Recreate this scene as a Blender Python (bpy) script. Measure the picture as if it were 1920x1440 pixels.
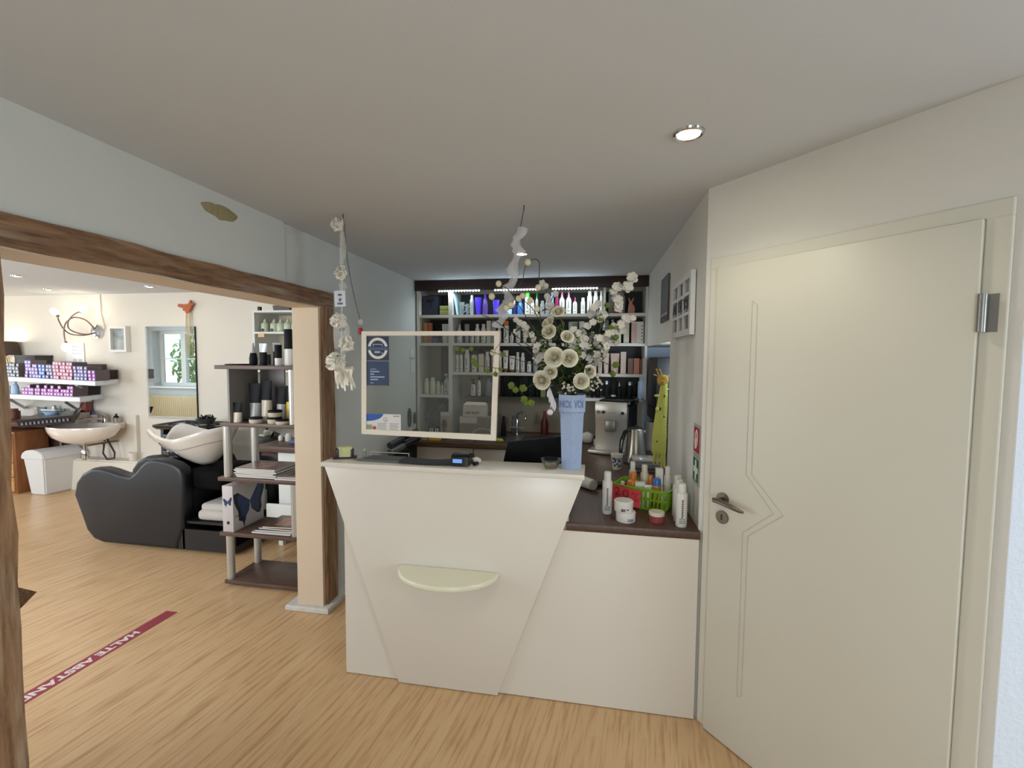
import bpy, bmesh, math, random
from mathutils import Vector, Matrix, Euler
random.seed(7)
S = bpy.context.scene
for o in list(bpy.data.objects):
    bpy.data.objects.remove(o, do_unlink=True)
COL = S.collection
PI = math.pi

# ------------------------------------------------------------------ camera, world, light
cam_d = bpy.data.cameras.new('camera')
cam_d.sensor_width = 36.0
cam_d.lens = 36.0 * 848.7 / 1920.0
cam_d.clip_start = 0.02
cam = bpy.data.objects.new('camera', cam_d)
COL.objects.link(cam)
cam.matrix_world = Matrix(((0.985072, -0.016403, 0.171361, 0.0),
                           (0.172023, 0.056421, -0.983476, 0.0),
                           (0.006464, 0.998272, 0.058400, 1.61),
                           (0, 0, 0, 1)))
S.camera = cam
S.view_settings.view_transform = 'Standard'
S.view_settings.look = 'None'
S.view_settings.gamma = 1.0
S.view_settings.exposure = -0.08
S.view_settings.use_curve_mapping = False

W = bpy.data.worlds.new('world'); S.world = W
W.use_nodes = True
bg = W.node_tree.nodes['Background']
bg.inputs[0].default_value = (0.80, 0.91, 1.0, 1)
bg.inputs[1].default_value = 5.0

def area_light(name, loc, aim, sx, sy, power, col, spread=180):
    d = bpy.data.lights.new(name, 'AREA'); d.shape = 'RECTANGLE'
    d.size = sx; d.size_y = sy; d.energy = power; d.color = col
    d.spread = math.radians(spread)
    o = bpy.data.objects.new(name, d); COL.objects.link(o)
    o.location = loc
    o.rotation_euler = (Vector(aim) - Vector(loc)).to_track_quat('-Z', 'Y').to_euler()
    return o
# daylight that enters through the windows of the salon room on the left
area_light('daylight_salon_front', (-3.6, 0.36, 1.45), (-3.9, 4.5, 0.9), 1.2, 1.25, 62, (0.90, 0.95, 1.0))
area_light('daylight_salon_mid', (-6.3, 0.36, 1.45), (-6.1, 4.5, 1.0), 1.2, 1.25, 52, (0.86, 0.93, 1.0))
area_light('daylight_salon_end', (-10.1, 2.4, 1.45), (-5.0, 3.0, 0.9), 1.6, 1.25, 66, (0.82, 0.91, 1.0))
# daylight from the shop window behind the photographer
area_light('daylight_shop_window', (0.20, -2.15, 1.35), (0.1, 2.0, 1.30), 0.95, 1.6, 5, (0.84, 0.92, 1.0))
# added fill light aimed upwards to brighten the right part of the ceiling
area_light('ceiling_fill_light', (0.45, -2.12, 0.75), (0.85, 0.6, 2.3), 0.5, 0.5, 17, (0.86, 0.93, 1.0))
# daylight from the side window to the right of the photographer
area_light('daylight_side_window', (3.16, -0.42, 1.45), (-1.0, 1.6, 1.3), 0.8, 1.25, 34, (0.74, 0.87, 1.0))
area_light('niche_fill_light', (0.76, 2.90, 1.60), (0.72, 4.4, 1.64), 0.22, 0.18, 7, (0.75, 0.88, 1.0))  # added fill that brightens the niche, no known window behind it

# ------------------------------------------------------------------ materials
_m = {}
def lin(c):
    r = []
    for v in c:
        v = v / 255.0
        r.append(v / 12.92 if v <= 0.04045 else ((v + 0.055) / 1.055) ** 2.4)
    return (r[0], r[1], r[2], 1)
def M(name, rgb=(200, 200, 200), rough=0.5, metal=0.0, spec=0.5, emit=None, es=0.0, trans=0.0, sss=0.0, bump=0.0, bscale=60, coat=0.0, var=0.0, alpha=1.0):
    if name in _m: return _m[name]
    m = bpy.data.materials.new(name); m.use_nodes = True
    nt = m.node_tree; b = nt.nodes['Principled BSDF']
    b.inputs['Base Color'].default_value = lin(rgb)
    b.inputs['Roughness'].default_value = rough
    b.inputs['Metallic'].default_value = metal
    b.inputs['Specular IOR Level'].default_value = spec
    b.inputs['Transmission Weight'].default_value = trans
    b.inputs['Coat Weight'].default_value = coat
    b.inputs['Alpha'].default_value = alpha
    if emit:
        b.inputs['Emission Color'].default_value = lin(emit); b.inputs['Emission Strength'].default_value = es
    if bump or var:
        tc = nt.nodes.new('ShaderNodeTexCoord')
        no = nt.nodes.new('ShaderNodeTexNoise'); no.inputs['Scale'].default_value = bscale; no.inputs['Detail'].default_value = 4
        nt.links.new(tc.outputs['Object'], no.inputs['Vector'])
        if bump:
            bp = nt.nodes.new('ShaderNodeBump'); bp.inputs['Strength'].default_value = bump; bp.inputs['Distance'].default_value = 0.01
            nt.links.new(no.outputs['Fac'], bp.inputs['Height']); nt.links.new(bp.outputs['Normal'], b.inputs['Normal'])
        if var:
            cr = nt.nodes.new('ShaderNodeValToRGB')
            c = lin(rgb)
            cr.color_ramp.elements[0].position = 0.3; cr.color_ramp.elements[1].position = 0.7
            cr.color_ramp.elements[0].color = tuple(v * (1 - var) for v in c[:3]) + (1,)
            cr.color_ramp.elements[1].color = tuple(min(1, v * (1 + var)) for v in c[:3]) + (1,)
            nt.links.new(no.outputs['Fac'], cr.inputs['Fac']); nt.links.new(cr.outputs['Color'], b.inputs['Base Color'])
    _m[name] = m
    return m
def thin_glass(name, tint=(245, 250, 250), refl=0.9, rough=0.02, diff=0.0):
    if name in _m: return _m[name]
    m = bpy.data.materials.new(name); m.use_nodes = True; nt = m.node_tree
    nt.nodes.clear()
    out = nt.nodes.new('ShaderNodeOutputMaterial')
    tr = nt.nodes.new('ShaderNodeBsdfTransparent'); tr.inputs[0].default_value = lin(tint)
    gl = nt.nodes.new('ShaderNodeBsdfGlossy'); gl.inputs['Roughness'].default_value = rough
    fr = nt.nodes.new('ShaderNodeFresnel'); fr.inputs[0].default_value = 1.45
    mul = nt.nodes.new('ShaderNodeMath'); mul.operation = 'MULTIPLY'; mul.inputs[1].default_value = refl
    mx = nt.nodes.new('ShaderNodeMixShader')
    nt.links.new(fr.outputs[0], mul.inputs[0]); nt.links.new(mul.outputs[0], mx.inputs[0])
    nt.links.new(tr.outputs[0], mx.inputs[1]); nt.links.new(gl.outputs[0], mx.inputs[2])
    last = mx
    if diff:
        df = nt.nodes.new('ShaderNodeBsdfDiffuse'); df.inputs[0].default_value = (.85, .85, .82, 1)
        m2 = nt.nodes.new('ShaderNodeMixShader'); m2.inputs[0].default_value = diff
        nt.links.new(mx.outputs[0], m2.inputs[1]); nt.links.new(df.outputs[0], m2.inputs[2]); last = m2
    nt.links.new(last.outputs[0], out.inputs[0])
    _m[name] = m
    return m
def wood(name, dark, light, axis='y', scale=1.0, rough=0.45, stretch=14, streak=None, white=0.0, bump=0.0):
    """grain running along the axis"""
    if name in _m: return _m[name]
    m = bpy.data.materials.new(name); m.use_nodes = True; nt = m.node_tree; b = nt.nodes['Principled BSDF']
    b.inputs['Roughness'].default_value = rough
    tc = nt.nodes.new('ShaderNodeTexCoord'); mp = nt.nodes.new('ShaderNodeMapping')
    s = [stretch * scale] * 3; s['xyz'.index(axis)] = scale
    mp.inputs['Scale'].default_value = s
    nt.links.new(tc.outputs['Object'], mp.inputs['Vector'])
    n1 = nt.nodes.new('ShaderNodeTexNoise'); n1.inputs['Scale'].default_value = 3.0; n1.inputs['Detail'].default_value = 6; n1.inputs['Roughness'].default_value = 0.65
    nt.links.new(mp.outputs['Vector'], n1.inputs['Vector'])
    cr = nt.nodes.new('ShaderNodeValToRGB'); cr.color_ramp.elements[0].position = 0.32; cr.color_ramp.elements[1].position = 0.68
    cr.color_ramp.elements[0].color = lin(dark); cr.color_ramp.elements[1].color = lin(light)
    nt.links.new(n1.outputs['Fac'], cr.inputs['Fac'])
    src = cr.outputs['Color']
    if white:
        n2 = nt.nodes.new('ShaderNodeTexNoise'); n2.inputs['Scale'].default_value = 1.6; n2.inputs['Detail'].default_value = 5
        nt.links.new(mp.outputs['Vector'], n2.inputs['Vector'])
        c2 = nt.nodes.new('ShaderNodeValToRGB'); c2.color_ramp.elements[0].position = 0.52; c2.color_ramp.elements[1].position = 0.75
        c2.color_ramp.elements[1].color = (white, white, white, 1)
        nt.links.new(n2.outputs['Fac'], c2.inputs['Fac'])
        mx = nt.nodes.new('ShaderNodeMix'); mx.data_type = 'RGBA'
        mx.inputs[7].default_value = lin((190, 178, 160))
        nt.links.new(c2.outputs['Color'], mx.inputs[0]); nt.links.new(src, mx.inputs[6]); src = mx.outputs[2]
    nt.links.new(src, b.inputs['Base Color'])
    if bump:
        bp = nt.nodes.new('ShaderNodeBump'); bp.inputs['Strength'].default_value = bump; bp.inputs['Distance'].default_value = 0.004
        nt.links.new(n1.outputs['Fac'], bp.inputs['Height']); nt.links.new(bp.outputs['Normal'], b.inputs['Normal'])
    _m[name] = m
    return m
def floor_mat():
    m = bpy.data.materials.new('beech_strip_floor'); m.use_nodes = True; nt = m.node_tree; b = nt.nodes['Principled BSDF']
    tc = nt.nodes.new('ShaderNodeTexCoord')
    mp = nt.nodes.new('ShaderNodeMapping'); mp.inputs['Rotation'].default_value = (0, 0, math.radians(-82))
    nt.links.new(tc.outputs['Object'], mp.inputs['Vector'])
    br = nt.nodes.new('ShaderNodeTexBrick'); br.offset = 0.37; br.offset_frequency = 2
    br.inputs['Scale'].default_value = 1.0; br.inputs['Brick Width'].default_value = 0.62; br.inputs['Row Height'].default_value = 0.062
    br.inputs['Mortar Size'].default_value = 0.0006; br.inputs['Mortar Smooth'].default_value = 0.3
    br.inputs['Color1'].default_value = lin((211, 176, 133)); br.inputs['Color2'].default_value = lin((206, 169, 125)); br.inputs['Mortar'].default_value = lin((202, 164, 120))
    nt.links.new(mp.outputs['Vector'], br.inputs['Vector'])
    m2 = nt.nodes.new('ShaderNodeMapping'); m2.inputs['Scale'].default_value = (3.2, 46, 1)
    nt.links.new(mp.outputs['Vector'], m2.inputs['Vector'])
    no = nt.nodes.new('ShaderNodeTexNoise'); no.inputs['Scale'].default_value = 1.0; no.inputs['Detail'].default_value = 5; no.inputs['Roughness'].default_value = 0.6
    nt.links.new(m2.outputs['Vector'], no.inputs['Vector'])
    cr = nt.nodes.new('ShaderNodeValToRGB')
    cr.color_ramp.elements[0].position = 0.30; cr.color_ramp.elements[0].color = lin((178, 126, 78))
    cr.color_ramp.elements[1].position = 0.52; cr.color_ramp.elements[1].color = (1, 1, 1, 1)
    nt.links.new(no.outputs['Fac'], cr.inputs['Fac'])
    mx = nt.nodes.new('ShaderNodeMix'); mx.data_type = 'RGBA'; mx.blend_type = 'MULTIPLY'; mx.inputs[0].default_value = 0.55
    nt.links.new(br.outputs['Color'], mx.inputs[6]); nt.links.new(cr.outputs['Color'], mx.inputs[7])
    nt.links.new(mx.outputs[2], b.inputs['Base Color'])
    b.inputs['Roughness'].default_value = 0.30
    b.inputs['Specular IOR Level'].default_value = 0.4
    return m

# ------------------------------------------------------------------ mesh helpers
class G:
    def __init__(s): s.bm = bmesh.new()
    def box(s, x0, x1, y0, y1, z0, z1, bev=0.0, seg=2, rot=None):
        v = [s.bm.verts.new(p) for p in ((x0,y0,z0),(x1,y0,z0),(x1,y1,z0),(x0,y1,z0),(x0,y0,z1),(x1,y0,z1),(x1,y1,z1),(x0,y1,z1))]
        f = [s.bm.faces.new([v[i] for i in q]) for q in ((3,2,1,0),(4,5,6,7),(0,1,5,4),(1,2,6,5),(2,3,7,6),(3,0,4,7))]
        if rot is not None:
            c = Vector(((x0+x1)/2,(y0+y1)/2,(z0+z1)/2))
            R = Euler(rot).to_matrix()
            for q in v: q.co = c + R @ (q.co - c)
        if bev > 0:
            ed = list({e for q in f for e in q.edges})
            bmesh.ops.bevel(s.bm, geom=ed, offset=bev, segments=seg, affect='EDGES', profile=0.5)
        return s
    def poly(s, pts):
        s.bm.faces.new([s.bm.verts.new(p) for p in pts]); return s
    def prism(s, pts, a0, a1, plane='xz', bev=0.0, seg=2):
        def P(p, a):
            if plane == 'xz': return (p[0], a, p[1])
            if plane == 'yz': return (a, p[0], p[1])
            return (p[0], p[1], a)
        A = [s.bm.verts.new(P(p, a0)) for p in pts]; B = [s.bm.verts.new(P(p, a1)) for p in pts]
        n = len(pts); fs = []
        fa = s.bm.faces.new(A); fb = s.bm.faces.new(B[::-1]); fs += [fa, fb]
        for i in range(n): fs.append(s.bm.faces.new((A[(i+1)%n], A[i], B[i], B[(i+1)%n])))
        bmesh.ops.recalc_face_normals(s.bm, faces=fs)
        if bev > 0:
            ed = list(set(fa.edges) | set(fb.edges))
            bmesh.ops.bevel(s.bm, geom=ed, offset=bev, segments=seg, affect='EDGES', profile=0.5)
        return s
    def lathe(s, c, prof, seg=20, axis='z', sx=1.0, sy=1.0, cap=True):
        rings = []
        def P(r, h, a):
            u, w = r*math.cos(a)*sx, r*math.sin(a)*sy
            if axis == 'z': return (c[0]+u, c[1]+w, c[2]+h)
            if axis == 'y': return (c[0]+u, c[1]+h, c[2]+w)
            return (c[0]+h, c[1]+u, c[2]+w)
        for r, h in prof:
            rings.append([s.bm.verts.new(P(max(r, 1e-5), h, 2*PI*i/seg)) for i in range(seg)])
        fs = []
        for a, b in zip(rings, rings[1:]):
            for i in range(seg): fs.append(s.bm.faces.new((a[i], a[(i+1)%seg], b[(i+1)%seg], b[i])))
        if cap:
            fs.append(s.bm.faces.new(rings[0][::-1])); fs.append(s.bm.faces.new(rings[-1]))
        bmesh.ops.recalc_face_normals(s.bm, faces=fs)
        return s
    def cyl(s, p0, p1, r0, r1=None, seg=12):
        return s.tube([p0, p1], [r0, r0 if r1 is None else r1], seg)
    def tube(s, pts, r, seg=8, closed=False):
        pts = [Vector(p) for p in pts]; n = len(pts)
        rr = r if isinstance(r, (list, tuple)) else [r]*n
        T = []
        for i in range(n):
            if closed: d = pts[(i+1)%n] - pts[i-1]
            else: d = pts[min(i+1, n-1)] - pts[max(i-1, 0)]
            T.append(d.normalized() if d.length > 1e-9 else Vector((0,0,1)))
        up = Vector((0,0,1)) if abs(T[0].z) < 0.9 else Vector((1,0,0))
        N = (up - T[0]*up.dot(T[0])).normalized(); rings = []
        for i in range(n):
            N = (N - T[i]*N.dot(T[i])); N = N.normalized() if N.length > 1e-6 else T[i].orthogonal().normalized()
            B = T[i].cross(N)
            rings.append([s.bm.verts.new(pts[i] + (N*math.cos(2*PI*k/seg) + B*math.sin(2*PI*k/seg))*rr[i]) for k in range(seg)])
        fs = []
        for a, b in (list(zip(rings, rings[1:])) + ([(rings[-1], rings[0])] if closed else [])):
            for k in range(seg): fs.append(s.bm.faces.new((a[k], a[(k+1)%seg], b[(k+1)%seg], b[k])))
        if not closed:
            fs.append(s.bm.faces.new(rings[0][::-1])); fs.append(s.bm.faces.new(rings[-1]))
        bmesh.ops.recalc_face_normals(s.bm, faces=fs)
        return s
    def ball(s, c, r, sub=2, sc=(1,1,1), noise=0.0):
        q = bmesh.ops.create_icosphere(s.bm, subdivisions=sub, radius=1.0)
        for v in q['verts']:
            k = 1 + (random.random()-0.5)*2*noise
            v.co = Vector((c[0]+v.co.x*r*sc[0]*k, c[1]+v.co.y*r*sc[1]*k, c[2]+v.co.z*r*sc[2]*k))
        return s
    def loft(s, rings, cap=True):
        R = [[s.bm.verts.new(p) for p in r] for r in rings]; fs = []; n = len(R[0])
        for a, b in zip(R, R[1:]):
            for k in range(n): fs.append(s.bm.faces.new((a[k], a[(k+1)%n], b[(k+1)%n], b[k])))
        if cap:
            fs.append(s.bm.faces.new(R[0][::-1])); fs.append(s.bm.faces.new(R[-1]))
        bmesh.ops.recalc_face_normals(s.bm, faces=fs)
        return s
    def leaf(s, base, d, L, w, droop=0.2):
        base = Vector(base); d = Vector(d).normalized()
        side = d.cross(Vector((0.13, -0.4, 1)));  side = side.normalized() if side.length > 1e-4 else Vector((1,0,0))
        nrm = side.cross(d)
        rows = []
        for t, k in ((0,0.08),(0.25,0.75),(0.55,1.0),(0.8,0.6),(1.0,0.04)):
            p = base + d*(L*t) - Vector((0,0,1))*(droop*L*t*t)
            rows.append([s.bm.verts.new(p - side*w*k/2 + nrm*w*0.12*k), s.bm.verts.new(p), s.bm.verts.new(p + side*w*k/2 + nrm*w*0.12*k)])
        for a, b in zip(rows, rows[1:]):
            for k in range(2): s.bm.faces.new((a[k], a[k+1], b[k+1], b[k]))
        return s

def wloc(o):
    v = Vector((0,0,0))
    while o is not None: v += o.location; o = o.parent
    return v
def obj(name, g, mat, parent=None, smooth=True, ang=35, local=False):
    me = bpy.data.meshes.new(name)
    bm = g.bm
    if parent is not None and not local:
        w = wloc(parent)
        for v in bm.verts: v.co -= w
    bm.to_mesh(me); bm.free()
    if mat is not None: me.materials.append(mat)
    if smooth:
        for p in me.polygons: p.use_smooth = True
        try: me.set_sharp_from_angle(angle=math.radians(ang))
        except Exception: pass
    o = bpy.data.objects.new(name, me); COL.objects.link(o)
    if parent is not None: o.parent = parent
    return o
def thing(name, label, cat, loc=(0,0,0), group=None):
    o = bpy.data.objects.new(name, None); COL.objects.link(o)
    o.empty_display_size = 0.05; o.location = loc
    return tag(o, label, cat, group)
def tag(o, label, cat, group=None, kind=None):
    o['label'] = label; o['category'] = cat
    if group: o['group'] = group
    if kind: o['kind'] = kind
    return o
def struct(name, g, mat, parent=None, smooth=False):
    o = obj(name, g, mat, parent, smooth)
    if parent is None: o['kind'] = 'structure'
    return o
def part_label(o, label): o['label'] = label; return o
def single(name, label, cat, g, mat, loc, group=None, smooth=True, kind=None):
    """a thing that is one mesh; origin moved to loc"""
    for v in g.bm.verts: v.co -= Vector(loc)
    o = obj(name, g, mat, None, smooth); o.location = loc
    return tag(o, label, cat, group, kind)
def text(name, body, size, mat, parent, mw, bold=0.0, extrude=0.0006, align='CENTER', sx=1.0):
    cu = bpy.data.curves.new(name, 'FONT'); cu.body = body; cu.size = size; cu.extrude = extrude; cu.offset = bold
    cu.align_x = align; cu.align_y = 'CENTER'; cu.resolution_u = 3
    to = bpy.data.objects.new(name, cu); COL.objects.link(to)
    dg = bpy.context.evaluated_depsgraph_get()
    me = bpy.data.meshes.new_from_object(to.evaluated_get(dg))
    bpy.data.objects.remove(to, do_unlink=True); bpy.data.curves.remove(cu)
    w = wloc(parent) if parent is not None else Vector((0,0,0))
    for v in me.vertices: v.co = mw @ Vector((v.co.x*sx, v.co.y, v.co.z)) - w
    me.materials.clear(); me.materials.append(mat); me.name = name
    o = bpy.data.objects.new(name, me); COL.objects.link(o)
    if parent is not None: o.parent = parent
    return o
def front(x, y, z, rz=0.0):      # text standing upright, readable from -Y
    return Matrix.Translation((x, y, z)) @ Matrix.Rotation(rz, 4, 'Z') @ Matrix.Rotation(PI/2, 4, 'X')
# ------------------------------------------------------------------ the setting
WHITE = M('wall_paint_white', (216, 212, 203), 0.9, bump=0.12, bscale=180)
WARM = M('wall_paint_cream', (222, 214, 201), 0.9, bump=0.12, bscale=180)
GREYB = M('wall_paint_cool_white', (208, 209, 203), 0.9, bump=0.12, bscale=180)
CEIL = M('ceiling_paint', (208, 210, 212), 0.95, bump=0.06, bscale=200)
STUCCO = M('stucco_paint', (222, 230, 240), 0.9, bump=.4, bscale=70)
LACQ = M('white_lacquer', (218, 210, 197), 0.27)
DOORW = M('door_white', (210, 205, 190), 0.45)
OAK = wood('old_timber', (104, 76, 52), (164, 128, 94), 'z', 2.2, 0.75, 9, white=0.45, bump=0.6)
OAKY = wood('old_timber_lintel', (96, 68, 46), (154, 118, 88), 'y', 2.2, 0.75, 9, white=0.45, bump=0.6)
WALNUT = wood('walnut_laminate', (62, 42, 32), (92, 64, 48), 'x', 1.6, 0.42, 12)
WALNUTY = wood('walnut_laminate_run', (62, 42, 32), (92, 64, 48), 'y', 1.6, 0.42, 12)
WALNUTC = M('fascia_dark_wood', (44, 22, 18), 0.5)
CHROME = M('chrome', (205, 205, 205), 0.12, 1.0)
STEEL = M('brushed_steel', (150, 147, 142), 0.34, 1.0)
BLACK = M('black_plastic', (18, 18, 19), 0.42)
BLACKG = M('black_gloss', (14, 14, 16), 0.16)
H = 2.328
struct('floor', G().box(-10.4, 3.5, -2.4, 5.0, -0.12, 0.0), floor_mat())
struct('ceiling', G().box(-10.4, 3.5, -2.4, 5.0, H, H+0.12), CEIL)
# wall between the reception and the salon: near part, lintel part, far part
struct('wall_left', G().box(-1.845, -1.638, -2.2, 0.90, 0, H).box(-1.815, -1.638, 0.90, 2.23, 1.915, H)
       .box(-1.815, -1.655, 2.23, 2.66, 1.915, H).box(-1.815, -1.655, 2.545, 4.5, 0, 1.915).box(-1.815, -1.655, 2.66, 4.5, 1.915, H), GREYB)
struct('wall_back', G().box(-1.815, 1.2, 4.42, 4.49, 0, H), M('splashback_beige', (168, 156, 136), 0.6))
struct('wall_right', G().box(0.482, 0.62, 2.075, 2.945, 0, H).box(0.482, 0.62, 2.945, 4.42, 1.715, H)
       .box(0.62, 1.0, 2.86, 4.42, 1.715, H), WHITE)
struct('wall_niche', G().box(0.92, 1.05, 2.80, 4.42, 0, 1.80).box(0.62, 0.98, 2.72, 2.85, 0, 1.80).box(0.484, 0.92, 4.404, 4.4195, 0.87, 1.714), M('niche_daylight_tint', (196, 208, 220), 0.8))  # bluish daylight put into the niche colour; thin back panel added to show it
struct('window_5', G().box(0.63, 0.645, 2.851, 2.87, 1.48, 1.712).box(0.875, 0.89, 2.851, 2.87, 1.48, 1.712).box(0.645, 0.875, 2.851, 2.87, 1.48, 1.495).box(0.645, 0.875, 2.851, 2.87, 1.70, 1.712), M('window_white', (232, 234, 234), 0.4))  # unseen frame, made up as a fixture for the niche fill
U = Vector((0.6470, -0.7625, 0)); NV = Vector((-0.7625, -0.6470, 0)); K0 = Vector((0.479, 2.074, 0))
def dp(s, o=0.0, z=0.0): p = K0 + U*s + NV*o; return (p.x, p.y, z)
def dbox(g, s0, s1, o0, o1, z0, z1, bev=0.0):
    n0 = len(g.bm.verts)
    q = G().box(s0, s1, o0, o1, z0, z1, bev)
    q.bm.verts.ensure_lookup_table()
    mp = {}
    for v in q.bm.verts: mp[v] = g.bm.verts.new(dp(v.co.x, v.co.y, v.co.z))
    fs = [g.bm.faces.new([mp[v] for v in f.verts]) for f in q.bm.faces]
    bmesh.ops.recalc_face_normals(g.bm, faces=fs)
    q.bm.free(); return g
def dprism(g, pts, o0, o1):
    A = [g.bm.verts.new(dp(s, o0, z)) for s, z in pts]; B = [g.bm.verts.new(dp(s, o1, z)) for s, z in pts]; n = len(pts)
    fs = [g.bm.faces.new(A), g.bm.faces.new(B[::-1])] + [g.bm.faces.new((A[i], A[(i+1)%n], B[(i+1)%n], B[i])) for i in range(n)]
    bmesh.ops.recalc_face_normals(g.bm, faces=fs); return g
# diagonal wall with the door opening
g = G(); dbox(g, 0, 0.062, -0.14, 0, 0, H); dbox(g, 0.062, 0.865, -0.14, 0, 1.985, H); dbox(g, 0.865, 0.933, -0.14, 0, 0, H)
struct('wall_diagonal', g, WHITE)
c = dp(0.932)
struct('wall_side', G().prism([(c[0]-.001, c[1]), (3.2, c[1]), (3.2, c[1]+.14), (c[0]+.12, c[1]+.14)], 0, H, 'xy'), STUCCO)
struct('wall_far_right', G().box(3.2, 3.34, -2.35, -0.82, 0, H).box(3.2, 3.34, -0.02, c[1]+.14, 0, H).box(3.2, 3.34, -0.82, -0.02, 0, 0.82).box(3.2, 3.34, -0.82, -0.02, 2.08, H), WHITE)
struct('window_6', G().box(3.24, 3.30, -0.82, -0.76, 0.82, 2.08).box(3.24, 3.30, -0.08, -0.02, 0.82, 2.08).box(3.24, 3.30, -0.76, -0.08, 0.82, 0.88).box(3.24, 3.30, -0.76, -0.08, 2.02, 2.08), M('window_white', (232, 234, 234), 0.4))
# wall behind the photographer with the shop window opening
struct('wall_front', G().box(-1.845, -0.33, -2.35, -2.2, 0, H).box(0.73, 3.2, -2.35, -2.2, 0, H).box(-0.33, 0.73, -2.35, -2.2, 0, 0.5).box(-0.33, 0.73, -2.35, -2.2, 2.2, H), WHITE)
struct('window_4', G().box(-0.33, -0.28, -2.32, -2.24, 0.5, 2.2).box(0.68, 0.73, -2.32, -2.24, 0.5, 2.2).box(-0.28, 0.68, -2.32, -2.24, 0.5, 0.57).box(-0.28, 0.68, -2.32, -2.24, 2.13, 2.2), LACQ)
# salon room
struct('wall_salon_back', G().box(-10.4, -1.815, 4.5, 4.66, 0, H), WARM)
FW = [(-10.25, -9.72), (-8.45, -6.9), (-5.7, -4.2), (-3.0, -1.84)]
g = G()
for a, b in FW: g.box(a, b, 0.02, 0.30, 0, H)
for a, b in ((-9.72, -8.45), (-6.9, -5.7), (-4.2, -3.0)): g.box(a, b, 0.02, 0.30, 0, 0.92).box(a, b, 0.02, 0.30, 2.16, H)
struct('wall_salon_front', g, M('salon_front_paint', (205, 214, 222), 0.9))
struct('wall_salon_end', G().box(-10.4, -10.25, 0.02, 1.55, 0, H).box(-10.4, -10.25, 3.25, 4.66, 0, H).box(-10.4, -10.25, 1.55, 3.25, 0, 0.9).box(-10.4, -10.25, 1.55, 3.25, 2.1, H), WARM)
PANE = thin_glass('window_pane', (250, 252, 252), 0.6)
FRAMEW = M('window_white', (232, 234, 234), 0.4)
for i, (a, b) in enumerate(((-9.72, -8.45), (-6.9, -5.7), (-4.2, -3.0))):
    m_ = (a+b)/2
    g = G().box(a, a+0.07, 0.06, 0.13, 0.92, 2.16).box(b-0.07, b, 0.06, 0.13, 0.92, 2.16).box(a+0.07, b-0.07, 0.06, 0.13, 0.92, 0.99).box(a+0.07, b-0.07, 0.06, 0.13, 2.09, 2.16)
    g.box(m_-0.06, m_+0.06, 0.05, 0.14, 0.99, 2.09).box(a+0.07, b-0.07, 0.08, 0.12, 1.52, 1.545)
    w_ = struct('window_%d' % (i+1), g, FRAMEW)
    obj('pane', G().box(a+0.06, b-0.06, 0.094, 0.1, 0.98, 2.10), PANE, w_, False)
    struct('trim_%d' % (i+1), G().box(a-0.03, b+0.03, 0.14, 0.42, 0.885, 0.918), FRAMEW)
# plinth along the salon back wall, timber frame of the opening
struct('baseboard_salon', G().box(-10.2, -3.5, 4.36, 4.499, 0, 0.375).box(-10.2, -3.5, 4.34, 4.36, 0, 0.36), WARM)
struct('trim_4', G().box(-5.31, -5.275, 4.46, 4.499, 0.375, 0.90), WARM)
struct('trim_5', G().box(-1.815, -1.628, 0.90, 2.545, 1.906, 1.9149), M('pillar_paint_peach', (214, 194, 168), 0.9))
def rough_beam(a, b, w0, w1, along):
    g = G(); rings = []
    n = 14
    for i in range(n+1):
        t = i/n; j = lambda k: (random.random()-0.5)*k
        if along == 'y':
            y = a + (b-a)*t; z0, z1 = w0 + j(.006), w1 + j(.008)
            rings.append([(-1.66, y, z0), (-1.622+j(.002), y, z0), (-1.622+j(.002), y, z1), (-1.66, y, z1)])
        else:
            z = a + (b-a)*t; y0, y1 = w0 + j(.004), w1 + j(.012)
            rings.append([(-1.66, y0, z), (-1.622+j(.002), y0, z), (-1.622+j(.002), y1, z), (-1.66, y1, z)])
    return g.loft(rings)
struct('trim_6', rough_beam(0.878, 2.668, 1.912, 2.008, 'y'), OAKY)
struct('trim_7', rough_beam(0.036, 1.912, 2.55, 2.668, 'z'), OAK)
struct('trim_8', rough_beam(0.0, 1.912, 0.88, 1.012, 'z'), OAK)
struct('wall_pillar', G().box(-1.817, -1.640, 2.528, 2.56, 0.03, 1.906), M('pillar_paint_peach', (196, 186, 173), 0.9, bump=0.12, bscale=180))
struct('trim_9', G().prism([(-1.885, 2.495), (-1.59, 2.495), (-1.59, 3.3), (-1.885, 3.3)], 0.0, 0.034, 'xy', 0.006), M('sill_grey_white', (205, 202, 194), 0.6, var=0.08, bscale=20))
# plaster patch on the wall above the lintel
g = G()
pts = []
for i in range(28):
    a = 2*PI*i/28; r = 0.075*(1 + 0.06*math.sin(3*a+1) + 0.10*math.cos(2*a) + .04*math.sin(7*a))
    pts.append((1.795 + r*1.2*math.cos(a), 2.248 + 0.5*r*math.sin(a)*(1.0 if math.cos(a) > -.1 else .75)))
g.prism(pts, -1.6385, -1.6335, 'yz', 0.002)
tag(obj('plaster_patch', g, M('old_glue', (158, 146, 108), 0.85, bump=1.0, bscale=60), None), 'blotchy dried plaster patch on the wall above the timber lintel', 'plaster patch')

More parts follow.
